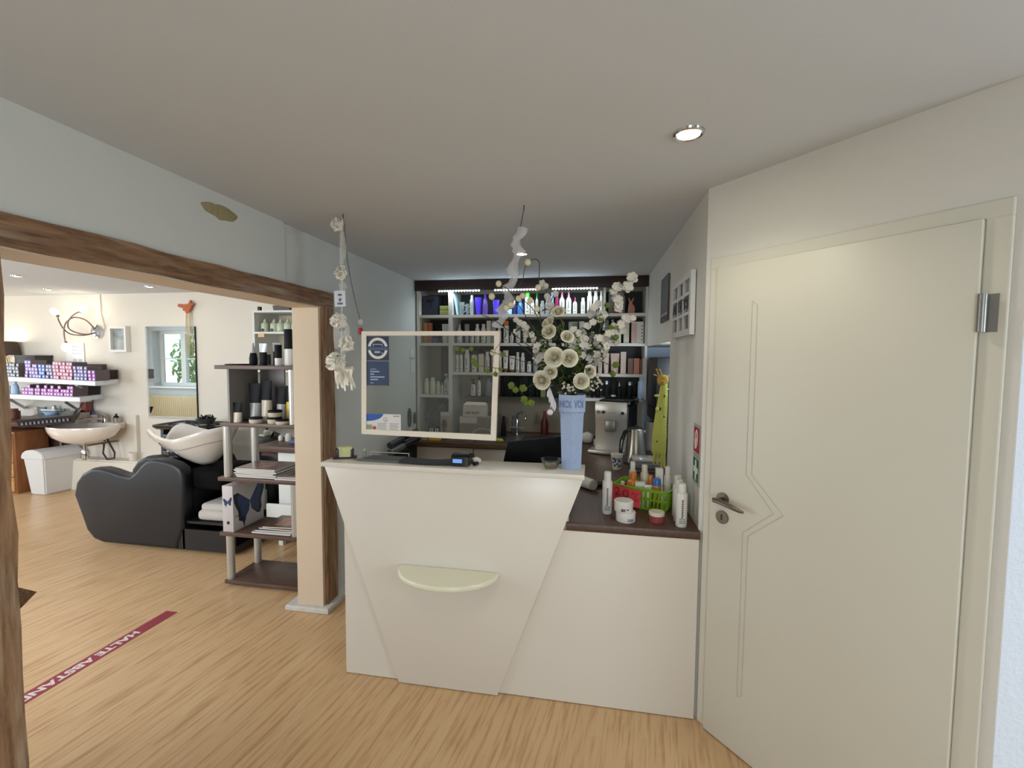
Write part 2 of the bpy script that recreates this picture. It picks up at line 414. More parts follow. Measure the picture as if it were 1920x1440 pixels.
# ------------------------------------------------------------------ door
g = G()
dbox(g, 0.029, 0.076, -0.13, 0.012, 0, 1.985, .004); dbox(g, 0.852, 0.905, -0.13, 0.012, 0, 1.985, .004); dbox(g, 0.029, 0.905, -0.13, 0.012, 1.982, 2.029, .004)
d_ = struct('door_1', g, DOORW)
lf = obj('door_leaf', dbox(G(), 0.074, 0.852, -0.02, 0.030, 0.006, 1.982, .003), DOORW, d_)
ol = [(0.229, 1.834), (0.25, 1.814), (0.252, 1.164), (0.376, 1.041), (0.246, 0.919), (0.243, 0.262), (0.225, 0.25)]
il = [(0.229, 1.831), (0.229, 1.159), (0.341, 1.037), (0.224, 0.926), (0.225, 0.25)]
g = G()
for line in (ol, il):
    for a, b in zip(line, line[1:]):
        va, vb = Vector((a[0], a[1])), Vector((b[0], b[1])); d = (vb-va).normalized(); n = Vector((-d.y, d.x))*0.0016
        dprism(g, [tuple(va-n), tuple(vb-n), tuple(vb+n), tuple(va+n)], 0.0295, 0.0318)
obj('groove_moulding', g, M('door_groove', (196, 190, 178), 0.5), lf, False)
ROSE = M('satin_nickel', (128, 120, 112), 0.36, 1.0)
def dround(s, z, o0, o1, r, seg=24):
    g = G(); dprism(g, [(s + r*math.cos(2*PI*i/seg), z + r*math.sin(2*PI*i/seg)) for i in range(seg)], o0, o1); return g
hd = obj('door_handle', dround(0.135, 1.036, 0.030, 0.039, 0.026), ROSE, d_)
g = G(); g.tube([dp(0.135, 0.038, 1.036), dp(0.135, 0.07, 1.036)], 0.0085, 10)
g.tube([dp(0.122, 0.075, 1.036), dp(0.15, 0.076, 1.036), dp(0.20, 0.078, 1.03), dp(0.235, 0.074, 1.022), dp(0.25, 0.07, 1.019)], [0.010, 0.011, 0.0105, 0.008, 0.004], 10)
obj('lever', g, ROSE, hd)
ky = obj('keyhole_plate', dround(0.135, 0.960, 0.030, 0.037, 0.027), ROSE, d_)
obj('keyhole', dprism(G(), [(0.1315, 0.949), (0.1385, 0.949), (0.1385, 0.972), (0.1315, 0.972)], 0.0365, 0.0374), BLACK, ky, False)
for z in (1.735, 0.30):
    hg = obj('hinge', G().tube([dp(0.862, 0.034, z-0.05), dp(0.862, 0.034, z+0.05)], 0.010, 12), STEEL, d_)
    obj('hinge_leaf', dbox(G(), 0.862, 0.888, 0.010, 0.0145, z-0.05, z+0.05), STEEL, hg, False)
# ------------------------------------------------------------------ reception desk
t = thing('reception_desk', 'white lacquered reception desk with a slanted trapezoid front', 'reception desk', (-0.66, 2.2, 0))
obj('desk_top', G().prism([(-1.303, 2.008), (-0.021, 2.008), (-0.021, 2.215), (-1.303, 2.165)], 1.068, 1.09, 'xy', .0015), LACQ, t)
obj('front_panel', G().prism([(-1.293, 1.067), (-0.026, 1.067), (-0.414, 0.004), (-0.911, 0.004)], 2.022, 2.042, 'xz', .0015), LACQ, t)
obj('side_panel', G().prism([(-1.203, 0.004), (-0.60, 0.004), (-0.60, 0.85), (-1.203, 0.85)], 2.0425, 2.06), LACQ, t, False)
obj('cheek_panel', G().box(-1.203, -1.185, 2.06, 2.16, 0.004, 0.85), LACQ, t, False)
obj('back_rail', G().box(-1.185, -0.09, 2.06, 2.08, 0.6, 1.068), LACQ, t, False)
pts = [(-0.405 - 0.247 + 0.247*math.cos(a), 1.0*(2.022 - 0.185*math.sin(a))) for a in [PI*i/28 for i in range(29)]]
hs = obj('half_moon_shelf', G().prism(pts, 0.580, 0.607, 'xy', .009, 3), M('ivory_gloss', (226, 222, 196), 0.25, coat=0.5), t)
part_label(hs, 'ivory half-moon handbag shelf')
t = thing('counter_cabinet', 'white counter cabinet with plain front under the dark worktop, beside the door', 'cabinet', (0.1, 2.1, 0))
obj('front_panel', G().box(-0.41, 0.476, 2.0425, 2.06, 0.004, 0.822), LACQ, t, False)
obj('carcass', G().box(-0.02, 0.474, 2.06, 2.75, 0.02, 0.80), LACQ, t, False)
# worktops
g = G().prism([(-0.10, 2.04), (0.4815, 2.04), (0.4815, 2.948), (0.915, 2.948), (0.915, 4.41), (-0.10, 4.41)], 0.822, 0.857, 'xy', .002)
single('counter_worktop', 'dark walnut worktop running along the right wall beside the door', 'worktop', g, WALNUTY, (0.2, 2.9, 0.822))
g = G().box(-1.652, -0.102, 3.70, 4.415, 0.838, 0.876, .003)
single('kitchen_worktop', 'dark walnut worktop with a steel sink under the back shelves', 'worktop', g, WALNUT, (-0.88, 4.05, 0.838))
GREYC = M('cabinet_light_grey', (190, 182, 170), 0.5)
xs = [-1.50, -0.985, -0.50, -0.104]
for i, (a, b) in enumerate(zip(xs, xs[1:])):
    t = thing('base_cabinet', ['light grey base cabinet at the left end under the back worktop', 'light grey base cabinet in the middle under the back worktop', 'light grey base cabinet behind the monitor under the back worktop'][i], 'cabinet', ((a+b)/2, 4.0, 0), 'base cabinets under the back worktop')
    obj('carcass', G().box(a+.002, b-.002, 3.76, 4.40, 0.08, 0.836), GREYC, t, False)
    obj('door', G().box(a+.004, b-.004, 3.738, 3.758, 0.10, 0.826, .002), GREYC, t)
# ------------------------------------------------------------------ back shelving
SHW = M('shelf_white', (205, 200, 191), 0.5)
t = thing('wall_shelf_unit', 'white wall shelving full of hair products with a dark wooden pelmet and light strips', 'shelf unit', (-0.6, 4.2, 0.88))
obj('pelmet', G().box(-1.653, 0.4815, 4.095, 4.125, 2.232, 2.327, .002), WALNUTC, t)
for x0, x1, z0 in ((-1.640, -1.612, 0.878), (-1.326, -1.288, 0.878), (0.100, 0.118, 1.74), (0.462, 0.4805, 1.24)):
    obj('upright', G().box(x0, x1, 4.11, 4.405, z0, 2.232), SHW, t, False)
for x0, x1, z in ((-1.612, -1.326, 2.006), (-1.612, -1.326, 1.743), (-1.612, -1.326, 1.251), (-1.288, 0.100, 2.006), (0.118, 0.462, 2.006), (-1.288, 0.462, 1.743), (-1.288, 0.462, 1.470), (-0.14, 0.45, 1.250)):
    obj('shelf_board', G().box(x0, x1, 4.112, 4.40, z-0.026, z), SHW, t, False)
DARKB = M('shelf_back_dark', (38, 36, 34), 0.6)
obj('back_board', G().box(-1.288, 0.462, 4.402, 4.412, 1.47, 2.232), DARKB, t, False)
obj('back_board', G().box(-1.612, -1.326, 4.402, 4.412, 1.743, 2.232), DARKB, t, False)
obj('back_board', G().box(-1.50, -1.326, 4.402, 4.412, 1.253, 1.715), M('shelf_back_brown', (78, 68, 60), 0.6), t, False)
gs = obj('glass_shelf', G().box(-1.17, -0.14, 4.15, 4.40, 1.236, 1.244), M('glass_shelf_edge', (52, 62, 56), 0.2), t, False)
part_label(gs, 'green-edged glass shelf')
obj('back_board', G().box(-0.86, 0.462, 4.402, 4.412, 1.244, 1.444), M('shelf_back_dark_brown', (52, 48, 42), 0.6), t, False)  # even dark brown backing behind the fourth shelf
LED = M('led_dot', (255, 255, 255), 0.5, emit=(215, 240, 255), es=22)
for k, (a, b) in enumerate(((-1.409, -1.029), (-0.874, -0.500), (-0.347, 0.039))):
    s = thing('led_light_strip', ['lit strip of white light dots at the left under the dark pelmet', 'lit strip of white light dots in the middle under the dark pelmet', 'lit strip of white light dots at the right under the dark pelmet'][k], 'light strip', ((a+b)/2, 4.092, 2.228), 'light strips under the shelf pelmet')
    obj('strip', G().box(a-.01, b+.01, 4.0945, 4.122, 2.2265, 2.2315), SHW, s, False)
    g = G()
    for i in range(15): g.ball((a+(b-a)*i/14, 4.093, 2.2235), 0.0082, 1)
    obj('diode_row', g, LED, s)
    L = area_light('led_strip_light', ((a+b)/2, 4.088, 2.218), ((a+b)/2, 4.12, 1.6), b-a, 0.012, 1.6, (0.78, 0.92, 1.0), 170)
# hygienic grey wall panel left of the shelves with a socket
t = thing('light_switch', 'small white wall switch with a paper tag on the alcove side wall', 'switch', (-1.65, 4.0, 1.55))
obj('switch_plate', G().box(-1.6545, -1.642, 3.97, 4.05, 1.60, 1.68, .003), M('switch_white', (225, 225, 220), 0.4), t)
obj('paper_tag', G().box(-1.6545, -1.645, 3.98, 4.05, 1.46, 1.575), M('tag_paper', (226, 226, 222), 0.7), t, False)

# ------------------------------------------------------------------ products on the shelves
CW = {
 'white': (214, 210, 202), 'cream': (206, 198, 178), 'pinkish': (206, 184, 170), 'beige': (190, 176, 154), 'grey': (150, 150, 150), 'silver': (176, 178, 180),
 'black': (20, 20, 22), 'dark green': (22, 34, 30), 'violet': (66, 42, 190), 'purple': (92, 62, 150), 'navy blue': (28, 38, 96), 'blue': (48, 104, 172), 'light blue': (170, 196, 226),
 'magenta': (150, 24, 84), 'orange': (206, 122, 40), 'brown': (104, 58, 38), 'copper': (176, 100, 70), 'green': (70, 200, 50), 'red': (190, 40, 30), 'pink': (226, 130, 170), 'pale green': (196, 204, 178),
 'gold': (178, 124, 58), 'dark blue': (40, 43, 56), 'blue grey': (120, 130, 134), 'olive': (120, 126, 70), 'yellow': (220, 190, 40), 'clear': (210, 226, 232)}
def CM(n): return M('product_' + n.replace(' ', '_'), CW[n], 0.55 if n in ('black', 'dark green') else 0.34, metal=0.8 if n == 'silver' else 0, spec=.15 if n in ('black', 'dark green') else .5)
INK = M('print_ink', (60, 60, 64), 0.6)
INKG = M('print_grey', (128, 130, 134), 0.6)
ST_CAT = {'cyl': ('shampoo_bottle', 'bottle'), 'noz': ('applicator_bottle', 'bottle'), 'bottle': ('care_bottle', 'bottle'), 'pump': ('pump_bottle', 'bottle'), 'spray': ('spray_can', 'can'),
          'tube': ('cream_tube', 'tube'), 'box': ('product_box', 'box'), 'jar': ('cream_jar', 'jar'), 'jug': ('glass_jug', 'jug'), 'tumbler': ('tumbler', 'cup'), 'bowl': ('small_bowl', 'bowl')}
def product(style, label, x, y, z, w, h, body, cap=None, group=None, depth=None, mark=True, name=None, rz=0.0, cat=None):
    n, c = ST_CAT[style]
    t = thing(name or n, label, cat or c, (x, y, z), group)
    r = w/2; bm_ = CM(body); cm_ = CM(cap) if cap else bm_
    P = lambda g: g.lathe((0, 0, 0), prof, 20)
    kw = dict(local=True)
    if style in ('cyl', 'spray'):
        prof = [(r*.9, 0), (r, .006), (r, h*.74), (r*.93, h*.78)]
        obj('bottle_body', P(G()), bm_, t, **kw)
        prof = [(r*.72, h*.775), (r*.72, h*.96), (r*.62, h)]
        if cap: prof = [(r*.9, h*.775), (r*.9, h*.97), (r*.8, h)]
        obj('cap', P(G()), cm_, t, **kw)
    elif style == 'noz':
        prof = [(r*.9, 0), (r, .006), (r, h*.6), (r*.8, h*.68), (r*.45, h*.74)]
        obj('bottle_body', P(G()), bm_, t, **kw)
        prof = [(r*.48, h*.735), (r*.42, h*.80), (r*.2, h*.97), (r*.12, h)]
        obj('nozzle', P(G()), cm_, t, **kw)
    elif style == 'bottle':
        prof = [(r*.85, 0), (r, .008), (r*.92, h*.5), (r*.7, h*.72), (r*.4, h*.78)]
        obj('bottle_body', P(G()), bm_, t, **kw)
        prof = [(r*.45, h*.77), (r*.45, h*.97), (r*.35, h)]
        obj('cap', P(G()), cm_, t, **kw)
    elif style == 'pump':
        prof = [(r*.9, 0), (r, .006), (r, h*.62), (r*.6, h*.70), (r*.35, h*.72)]
        obj('bottle_body', P(G()), bm_, t, **kw)
        g = G().lathe((0, 0, 0), [(r*.4, h*.71), (r*.4, h*.8), (r*.16, h*.81), (r*.16, h*.93)], 14)
        g.box(-r*.9, r*.25, -r*.22, r*.22, h*.92, h, .001)
        obj('pump_head', g, cm_, t, **kw)
    elif style == 'tube':
        prof = [(r*.78, 0), (r*.78, h*.16), (r*.7, h*.17)]
        obj('cap', P(G()), cm_, t, **kw)
        rings = []
        for q in range(6):
            k = q/5
            rings.append([(math.cos(a)*r*(.82+.18*k), math.sin(a)*r*(.75*(1-k)+.05), h*(.17+.83*k)) for a in [2*PI*i/20 for i in range(20)]])
        obj('tube_body', G().loft(rings), bm_, t, **kw)
    elif style == 'box':
        d = depth or min(w, .09)
        obj('carton', G().box(-r, r, -d/2, d/2, 0, h, .001, 1), bm_, t, **kw)
        if cap: obj('printed_band', G().box(-r-.0004, r+.0004, -d/2-.0006, -d/2+.002, h*.12, h*.36), cm_, t, False, **kw)
    elif style == 'jar':
        prof = [(r*.95, 0), (r, .004), (r, h*.68)]
        obj('jar_body', P(G()), bm_, t, **kw)
        prof = [(r*1.02, h*.66), (r*1.02, h*.95), (r*.94, h)]
        obj('lid', P(G()), cm_, t, **kw)
    elif style == 'jug':
        prof = [(r*.75, 0), (r*.95, h), (r*.88, h), (r*.68, .006), (1e-4, .006)]
        obj('glass_body', G().lathe((0,0,0), prof, 20, cap=False), thin_glass('clear_glass', (225, 238, 240), 1.0, 0.03, 0.12), t, **kw)
        obj('handle', G().tube([(r*.9, 0, h*.8), (r*1.4, 0, h*.7), (r*1.35, 0, h*.35), (r*.8, 0, h*.25)], .003, 6), CM('clear'), t, **kw)
    elif style == 'tumbler':
        prof = [(r*.6, 0), (r, h), (r*.92, h), (r*.54, .006), (1e-4, .006)]
        obj('cup_body', G().lathe((0,0,0), prof, 20, cap=False), bm_, t, **kw)
    elif style == 'bowl':
        prof = [(r*.5, 0), (r*.95, h*.6), (r, h), (r*.9, h), (r*.45, .004), (1e-4, .004)]
        obj('bowl_body', G().lathe((0,0,0), prof, 20, cap=False), bm_, t, **kw)
    if mark and style in ('cyl', 'noz', 'pump', 'tube') and body in ('white', 'cream', 'pinkish', 'grey', 'beige') and w > .024:
        yy = -r if style != 'tube' else -r*.5
        obj('printed_text', G().box(-r*.22, r*.16, yy-.0012, yy+.003, h*.26, h*.58).box(-r*.4, r*.4, yy+.0, yy+.004, h*.12, h*.17), INKG, t, False, **kw)
    if rz: t.rotation_euler = (0, 0, rz)
    return t
ORD = ['first', 'second', 'third', 'fourth', 'fifth', 'sixth', 'seventh', 'eighth', 'ninth', 'tenth', 'eleventh', 'twelfth', 'thirteenth', 'fourteenth', 'fifteenth', 'sixteenth', 'seventeenth', 'eighteenth', 'nineteenth', 'twentieth', 'twenty-first', 'twenty-second', 'twenty-third', 'twenty-fourth']
def desc(style, body, cap):
    nm = {'cyl': 'bottle', 'noz': 'nozzle bottle', 'bottle': 'bottle', 'pump': 'pump bottle', 'spray': 'spray can', 'tube': 'standing tube', 'box': 'carton', 'jar': 'jar', 'jug': 'glass jug', 'tumbler': 'tapered cup', 'bowl': 'small bowl'}[style]
    return body + ' ' + nm + ((' with %s %s' % (cap, 'band' if style == 'box' else 'lid' if style == 'jar' else 'cap')) if cap else '')
def row(rowname, z, items, group, y=4.2):
    for i, (st, x, w, h, body, cap) in enumerate(items):
        product(st, '%s, %s from left on the %s' % (desc(st, body, cap), ORD[i], rowname), x, y, z, w, h, body, cap, group)
row('top shelf beside the leaflet', 2.0065, [('jug', -1.222, .060, .126, 'clear', None), ('jug', -1.166, .034, .111, 'clear', None), ('spray', -1.122, .045, .191, 'silver', None)], 'items on the top shelf')
row('middle top shelf', 2.0065, [('tumbler', -1.058, .073, .165, 'violet', None), ('bottle', -.992, .052, .205, 'purple', 'violet'), ('tube', -.889, .062, .144, 'violet', None), ('jar', -.762, .051, .054, 'light blue', None),
    ('bottle', -.713, .035, .133, 'navy blue', 'white'), ('bottle', -.658, .055, .148, 'blue', None), ('cyl', -.590, .050, .205, 'white', 'green'), ('cyl', -.543, .035, .137, 'white', None), ('noz', -.503, .025, .2, 'white', 'green'),
    ('cyl', -.451, .040, .127, 'grey', None), ('cyl', -.406, .039, .137, 'grey', None), ('cyl', -.364, .029, .205, 'light blue', None), ('cyl', -.318, .029, .199, 'magenta', None), ('noz', -.272, .049, .208, 'white', 'pink'), ('noz', -.211, .049, .208, 'white', 'pink'),
    ('noz', -.153, .039, .159, 'white', 'magenta'), ('cyl', -.081, .038, .149, 'white', None), ('cyl', -.022, .046, .21, 'white', None), ('cyl', .032, .043, .209, 'white', None), ('cyl', .080, .026, .209, 'white', None)], 'items on the top shelf')
row('second shelf left compartment', 1.7435, [('box', -1.580, .044, .196, 'gold', None), ('box', -1.535, .036, .195, 'copper', None), ('box', -1.490, .050, .051, 'purple', None), ('jar', -1.446, .032, .09, 'black', None), ('tube', -1.382, .076, .184, 'white', None)], 'products on the second shelf')
row('second shelf middle', 1.7435, [('noz', -1.243, .053, .183, 'white', None), ('tube', -1.171, .047, .182, 'grey', None), ('cyl', -1.119, .037, .116, 'white', None), ('cyl', -1.069, .042, .182, 'white', None), ('cyl', -1.009, .047, .181, 'white', None),
    ('box', -.955, .041, .211, 'cream', None), ('box', -.908, .041, .21, 'grey', None), ('cyl', -.857, .041, .150, 'white', None), ('cyl', -.790, .051, .209, 'white', 'orange'), ('noz', -.737, .036, .105, 'white', None), ('cyl', -.676, .046, .164, 'white', 'grey'),
    ('tube', -.613, .040, .149, 'white', None), ('box', -.168, .078, .194, 'grey', None), ('tube', -.091, .048, .2, 'white', None)], 'products on the second shelf')
row('second shelf right part', 1.7435, [('cyl', .136, .043, .211, 'grey', None), ('cyl', .185, .038, .215, 'grey', None), ('box', .242, .038, .201, 'white', None), ('box', .307, .047, .2, 'cream', None)], 'products on the second shelf')
row('third shelf middle', 1.4705, [('cyl', -1.268, .035, .21, 'white', 'brown'), ('cyl', -1.228, .035, .21, 'white', 'brown'), ('cyl', -1.169, .053, .219, 'white', None), ('cyl', -1.097, .058, .208, 'white', 'brown'), ('box', -1.027, .052, .172, 'cream', None), ('cyl', -.972, .047, .192, 'white', None),
    ('tube', -.912, .041, .207, 'pinkish', None), ('cyl', -.845, .026, .2, 'white', None), ('tube', -.794, .051, .206, 'white', 'brown'), ('tube', -.732, .056, .155, 'white', 'brown'), ('cyl', -.679, .036, .19, 'white', None), ('cyl', -.631, .040, .185, 'white', None), ('cyl', -.570, .040, .105, 'white', None), ('tube', -.510, .050, .169, 'grey', None)], 'products on the third shelf')
row('third shelf right part', 1.4705, [('box', .022, .053, .194, 'beige', None), ('pump', .081, .038, .165, 'pinkish', None), ('tube', .136, .052, .184, 'pinkish', None), ('tube', .212, .080, .183, 'pinkish', None), ('box', .285, .047, .197, 'pinkish', None),
    ('box', .348, .047, .139, 'brown', None), ('box', .401, .050, .139, 'copper', None), ('box', .443, .026, .134, 'brown', None)], 'products on the third shelf')
row('lower left compartment', 1.2515, [('cyl', -1.575, .055, .151, 'pale green', None), ('cyl', -1.512, .058, .161, 'pale green', None), ('cyl', -1.456, .043, .125, 'pale green', None), ('noz', -1.418, .027, .114, 'white', None), ('pump', -1.372, .054, .197, 'white', None)], 'pale bottles in the lower left compartment')
row('glass shelf', 1.2445, [('pump', -1.108, .047, .154, 'white', 'black'), ('pump', -1.050, .037, .209, 'white', 'black'), ('cyl', -.956, .068, .168, 'blue grey', None), ('cyl', -.826, .036, .192, 'black', None), ('noz', -.782, .031, .172, 'black', None), ('cyl', -.739, .036, .177, 'dark green', None), ('cyl', -.693, .036, .191, 'black', None),
    ('cyl', -.650, .036, .198, 'dark green', None), ('tube', -.558, .050, .2, 'dark green', None), ('cyl', -.495, .055, .130, 'black', None), ('box', -.435, .045, .160, 'olive', None)], 'bottles on the glass shelf')
row('fourth shelf', 1.2505, [('cyl', .013, .029, .132, 'black', None), ('cyl', .064, .043, .151, 'black', None), ('cyl', .143, .038, .156, 'dark green', 'silver'), ('tube', .204, .057, .165, 'black', 'white'), ('noz', .256, .038, .145, 'dark green', 'silver'), ('cyl', .301, .023, .082, 'black', None), ('cyl', .350, .047, .15, 'dark green', 'silver'), ('cyl', .415, .023, .125, 'black', None)], 'dark bottles on the fourth shelf')
# one-off things on the shelves
t = product('box', 'dark blue hair dryer box on the top shelf at the far left', -1.522, 4.22, 2.0065, .150, .185, 'dark blue', None, None, .12)
obj('dryer_picture', G().tube([(-.03, -.0605, .135), (.035, -.0605, .14)], [.012, .008], 8).tube([(.01, -.0605, .13), (.028, -.0605, .065)], .005, 6), M('picture_black', (12, 12, 14), .4), t, local=True)
g = G()
for k in range(2):
    rr = []
    for i in range(9):
        a = -PI/2 + PI*i/8
        rr.append((math.cos(a), math.sin(a)))
    g.prism([(-1.423, 2.0075+.044*k), (-1.345, 2.0075+.044*k)] + [(-1.345+.012*c_, 2.0295+.044*k+.021*s_) for c_, s_ in rr] + [(-1.345, 2.0505+.044*k), (-1.423, 2.0505+.044*k)], 4.14, 4.30, 'xz', .006)
single('folded_towel', 'folded yellow-green towel on the top shelf beside the dark box', 'towel', g, M('towel_green', (150, 152, 82), .95, bump=.8, bscale=300), (-1.385, 4.22, 2.0065))
g = G().box(-1.272, -1.266, 4.14, 4.30, 2.007, 2.21, 0, rot=(0, math.radians(-9), 0))
single('leaflet', 'pale blue leaflet leaning against the white divider on the top shelf', 'leaflet', g, M('leaflet_blue', (176, 206, 216), .6), (-1.27, 4.22, 2.0065))
g = G().prism([(.312, 2.0066), (.372, 2.0066), (.378, 2.04), (.372, 2.075), (.356, 2.093), (.352, 2.105), (.362, 2.125), (.368, 2.15), (.358, 2.145), (.345, 2.122), (.338, 2.122), (.327, 2.145), (.318, 2.152), (.319, 2.135), (.328, 2.108), (.323, 2.095), (.318, 2.06)], 4.195, 4.209, 'xz', .002)
single('rabbit_ornament', 'flat pink rabbit ornament on the top shelf at the right', 'ornament', g, M('rabbit_pink', (186, 128, 112), .7), (.345, 4.2, 2.0065))
product('box', 'grey carton on the top shelf behind the red bowl', .175, 4.27, 2.0065, .056, .2, 'grey', None, None)
product('cyl', 'thick grey bottle on the top shelf left of the rabbit', .262, 4.235, 2.0065, .065, .21, 'grey', None, None)
product('bowl', 'small red bowl on the top shelf beside the grey bottle', .206, 4.165, 2.0065, .042, .04, 'red', None, None)
t = product('box', 'white and pink carton with a dot column at the second shelf end', .402, 4.2, 1.7435, .104, .192, 'white', None, None, .06)
obj('pink_print', G().box(-.05, -.005, -.0306, -.028, .01, .18), M('print_pink', (206, 172, 162), .6), t, False, local=True)
g = G()
for i in range(5): g.box(.034, .044, -.0308, -.028, .028+.03*i, .038+.03*i)
obj('dot_column', g, INK, t, False, local=True)

# ------------------------------------------------------------------ ceiling downlights
def downlight(label, x, y, power, cone, group, r=.040, es=90, col=(1.0, .95, .80)):
    t = thing('ceiling_downlight', label, 'ceiling light', (x, y, H), group)
    obj('trim_ring', G().lathe((x, y, H-.010), [(r*.80, .0095), (r*.82, .004), (r*.95, 0), (r*1.08, .004), (r*1.12, .0099)], 28, cap=False), CHROME, t)
    obj('bulb', G().lathe((x, y, H-.009), [(1e-4, 0), (r*.45, .0005), (r*.8, .004)], 24, cap=False), M('halogen_glow', (255, 250, 230), .5, emit=(255, 248, 222), es=es), t)
    if power:
        d = bpy.data.lights.new('downlight_beam', 'SPOT'); d.energy = power; d.color = col; d.spot_size = math.radians(cone); d.spot_blend = .6; d.shadow_soft_size = .035
        o = bpy.data.objects.new('downlight_beam', d); COL.objects.link(o); o.location = (x, y, H-.02)
    return t
downlight('lit round ceiling spotlight near the white door', .294, 1.559, 9, 140, 'reception ceiling spotlights', .044)
downlight('lit round ceiling spotlight in front of the product shelves', -.485, 3.134, 8, 150, 'reception ceiling spotlights', .042)
downlight('lit round ceiling spotlight behind the photographer, above the desk front', -.58, .38, 12, 140, 'reception ceiling spotlights', .044)
downlight('lit ceiling spotlight at the left edge of the salon ceiling', -5.189, 3.351, 1.2, 140, 'salon ceiling spotlights', .04)
downlight('lit ceiling spotlight above the wall lamp in the salon', -5.886, 4.075, 1.0, 140, 'salon ceiling spotlights', .04)
downlight('lit ceiling spotlight above the hanging mirror in the salon', -4.564, 4.061, 1.0, 140, 'salon ceiling spotlights', .04)
# ------------------------------------------------------------------ protective screen hanging above the desk
FRM = M('screen_frame_cream', (226, 214, 196), 0.5)
t = thing('protective_screen', 'clear protective screen in a white frame hanging above the desk', 'screen', (-0.80, 2.15, 1.2))
Y0, Y1 = 2.142, 2.158
A = [(-1.151, 1.738), (-0.434, 1.737), (-0.452, 1.203), (-1.158, 1.212)]
w = .022
I = [(-1.151+w+.004, 1.738-w), (-0.434-w-.006, 1.737-w), (-0.452-w-.004, 1.203+w+.008), (-1.158+w+.004, 1.212+w+.004)]
for i in range(4):
    j = (i+1) % 4
    obj('frame_bar', G().prism([A[i], A[j], I[j], I[i]], Y0, Y1, 'xz', .001, 1), FRM, t)
obj('clear_panel', G().prism(I, 2.1495, 2.1515, 'xz'), thin_glass('acrylic', (238, 239, 237), 0.8, 0.05, 0.018), t, False)
NAVY = M('sticker_navy', (38, 48, 70), 0.5); NAVY2 = M('sticker_navy_light', (46, 62, 90), 0.5); STW = M('sticker_white', (214, 208, 200), 0.5); STB = M('sticker_blue', (44, 84, 160), 0.5)
s = obj('square_sticker', G().box(-1.125, -1.006, 2.1470, 2.1494, 1.591, 1.712), NAVY, t, False)
cx_, cz_ = -1.065, 1.652
def arc(r0, r1, a0, a1, y0, y1, n=24):
    g = G(); o = [(cx_+r1*math.cos(a0+(a1-a0)*i/n), cz_+r1*math.sin(a0+(a1-a0)*i/n)) for i in range(n+1)]
    q = [(cx_+r0*math.cos(a1-(a1-a0)*i/n), cz_+r0*math.sin(a1-(a1-a0)*i/n)) for i in range(n+1)]
    return g.prism(o+q, y0, y1, 'xz')
g = arc(.040, .054, math.radians(12), math.radians(168), 2.1462, 2.1471)
obj('white_arc', g, STW, s, False)
obj('white_arc', arc(.040, .054, math.radians(192), math.radians(348), 2.1462, 2.1471), STW, s, False)
SP_ = M('sticker_pale', (160, 170, 186), .5)
obj('white_bracket', G().prism([(cx_-.026, cz_+.008), (cx_-.023, cz_+.008), (cx_-.023, cz_+.018), (cx_+.023, cz_+.018), (cx_+.023, cz_+.008), (cx_+.026, cz_+.008), (cx_+.026, cz_+.022), (cx_-.026, cz_+.022)], 2.1462, 2.1471, 'xz'), SP_, s, False)
obj('small_print', G().box(cx_-.018, cx_+.012, 2.1462, 2.1471, cz_-.024, cz_-.014), SP_, s, False)
obj('white_dot', G().box(cx_+.02, cx_+.026, 2.1462, 2.1471, cz_-.026, cz_-.02), SP_, s, False)
obj('blue_bar', G().box(cx_-.056, cx_+.056, 2.1460, 2.1471, cz_-.009, cz_+.005), M('sticker_bar', (70, 88, 120), .5), s, False)
s = obj('text_sticker', G().box(-1.127, -1.007, 2.1470, 2.1494, 1.464, 1.586), NAVY2, t, False)
g = G()
for z, x1 in ((1.548, -1.075), (1.534, -1.058), (1.521, -1.086), (1.507, -1.03), (1.494, -1.066), (1.478, -1.09)):
    g.box(-1.107, x1, 2.1462, 2.1471, z-.0032, z+.0032 if z not in (1.548, 1.478) else z)
obj('text_lines', g, M('sticker_text', (150, 168, 190), .5), s, False)
s = obj('notice_card', G().box(-1.135, -0.945, 2.1470, 2.1494, 1.231, 1.318), STW, t, False)
g = G().prism([(-1.135, 1.318), (-1.04, 1.318)] + [(-1.135+.095*math.cos(a), 1.318-.038*math.sin(a)) for a in [PI/2*i/12 for i in range(1, 13)]], 2.1462, 2.1471, 'xz')
obj('blue_corner', g, STB, s, False)
CT = M('card_text', (140, 136, 146), .6)
for xa, xb, dd in ((-1.072, -1.02, .006), (-1.005, -.955, .008)):
    g = G()
    for k in range(5): g.box(xa, xb-dd*(k % 2), 2.1463, 2.1471, 1.268-.008*k, 1.271-.008*k)
    obj('text_column', g, CT, s, False)
obj('heading_text', G().box(-0.985, -0.952, 2.1463, 2.1471, 1.306, 1.311), CT, s, False)
obj('round_emblem', G().tube([(-1.027+.011*math.cos(2*PI*i/16), 2.1466, 1.290+.011*math.sin(2*PI*i/16)) for i in range(16)], .0009, 5, True).box(-1.028, -1.026, 2.1463, 2.1471, 1.283, 1.296).box(-1.032, -1.022, 2.1463, 2.1471, 1.283, 1.285), INKG, s, False)
obj('leaf_picture', G().box(-1.133, -1.10, 2.1463, 2.1471, 1.233, 1.262), M('card_green', (140, 150, 120), .6), s, False)
obj('red_flower_picture', G().ball((-1.088, 2.1468, 1.246), .011, 2, (1, .05, .9)), M('card_red', (176, 70, 66), .6), s, False)

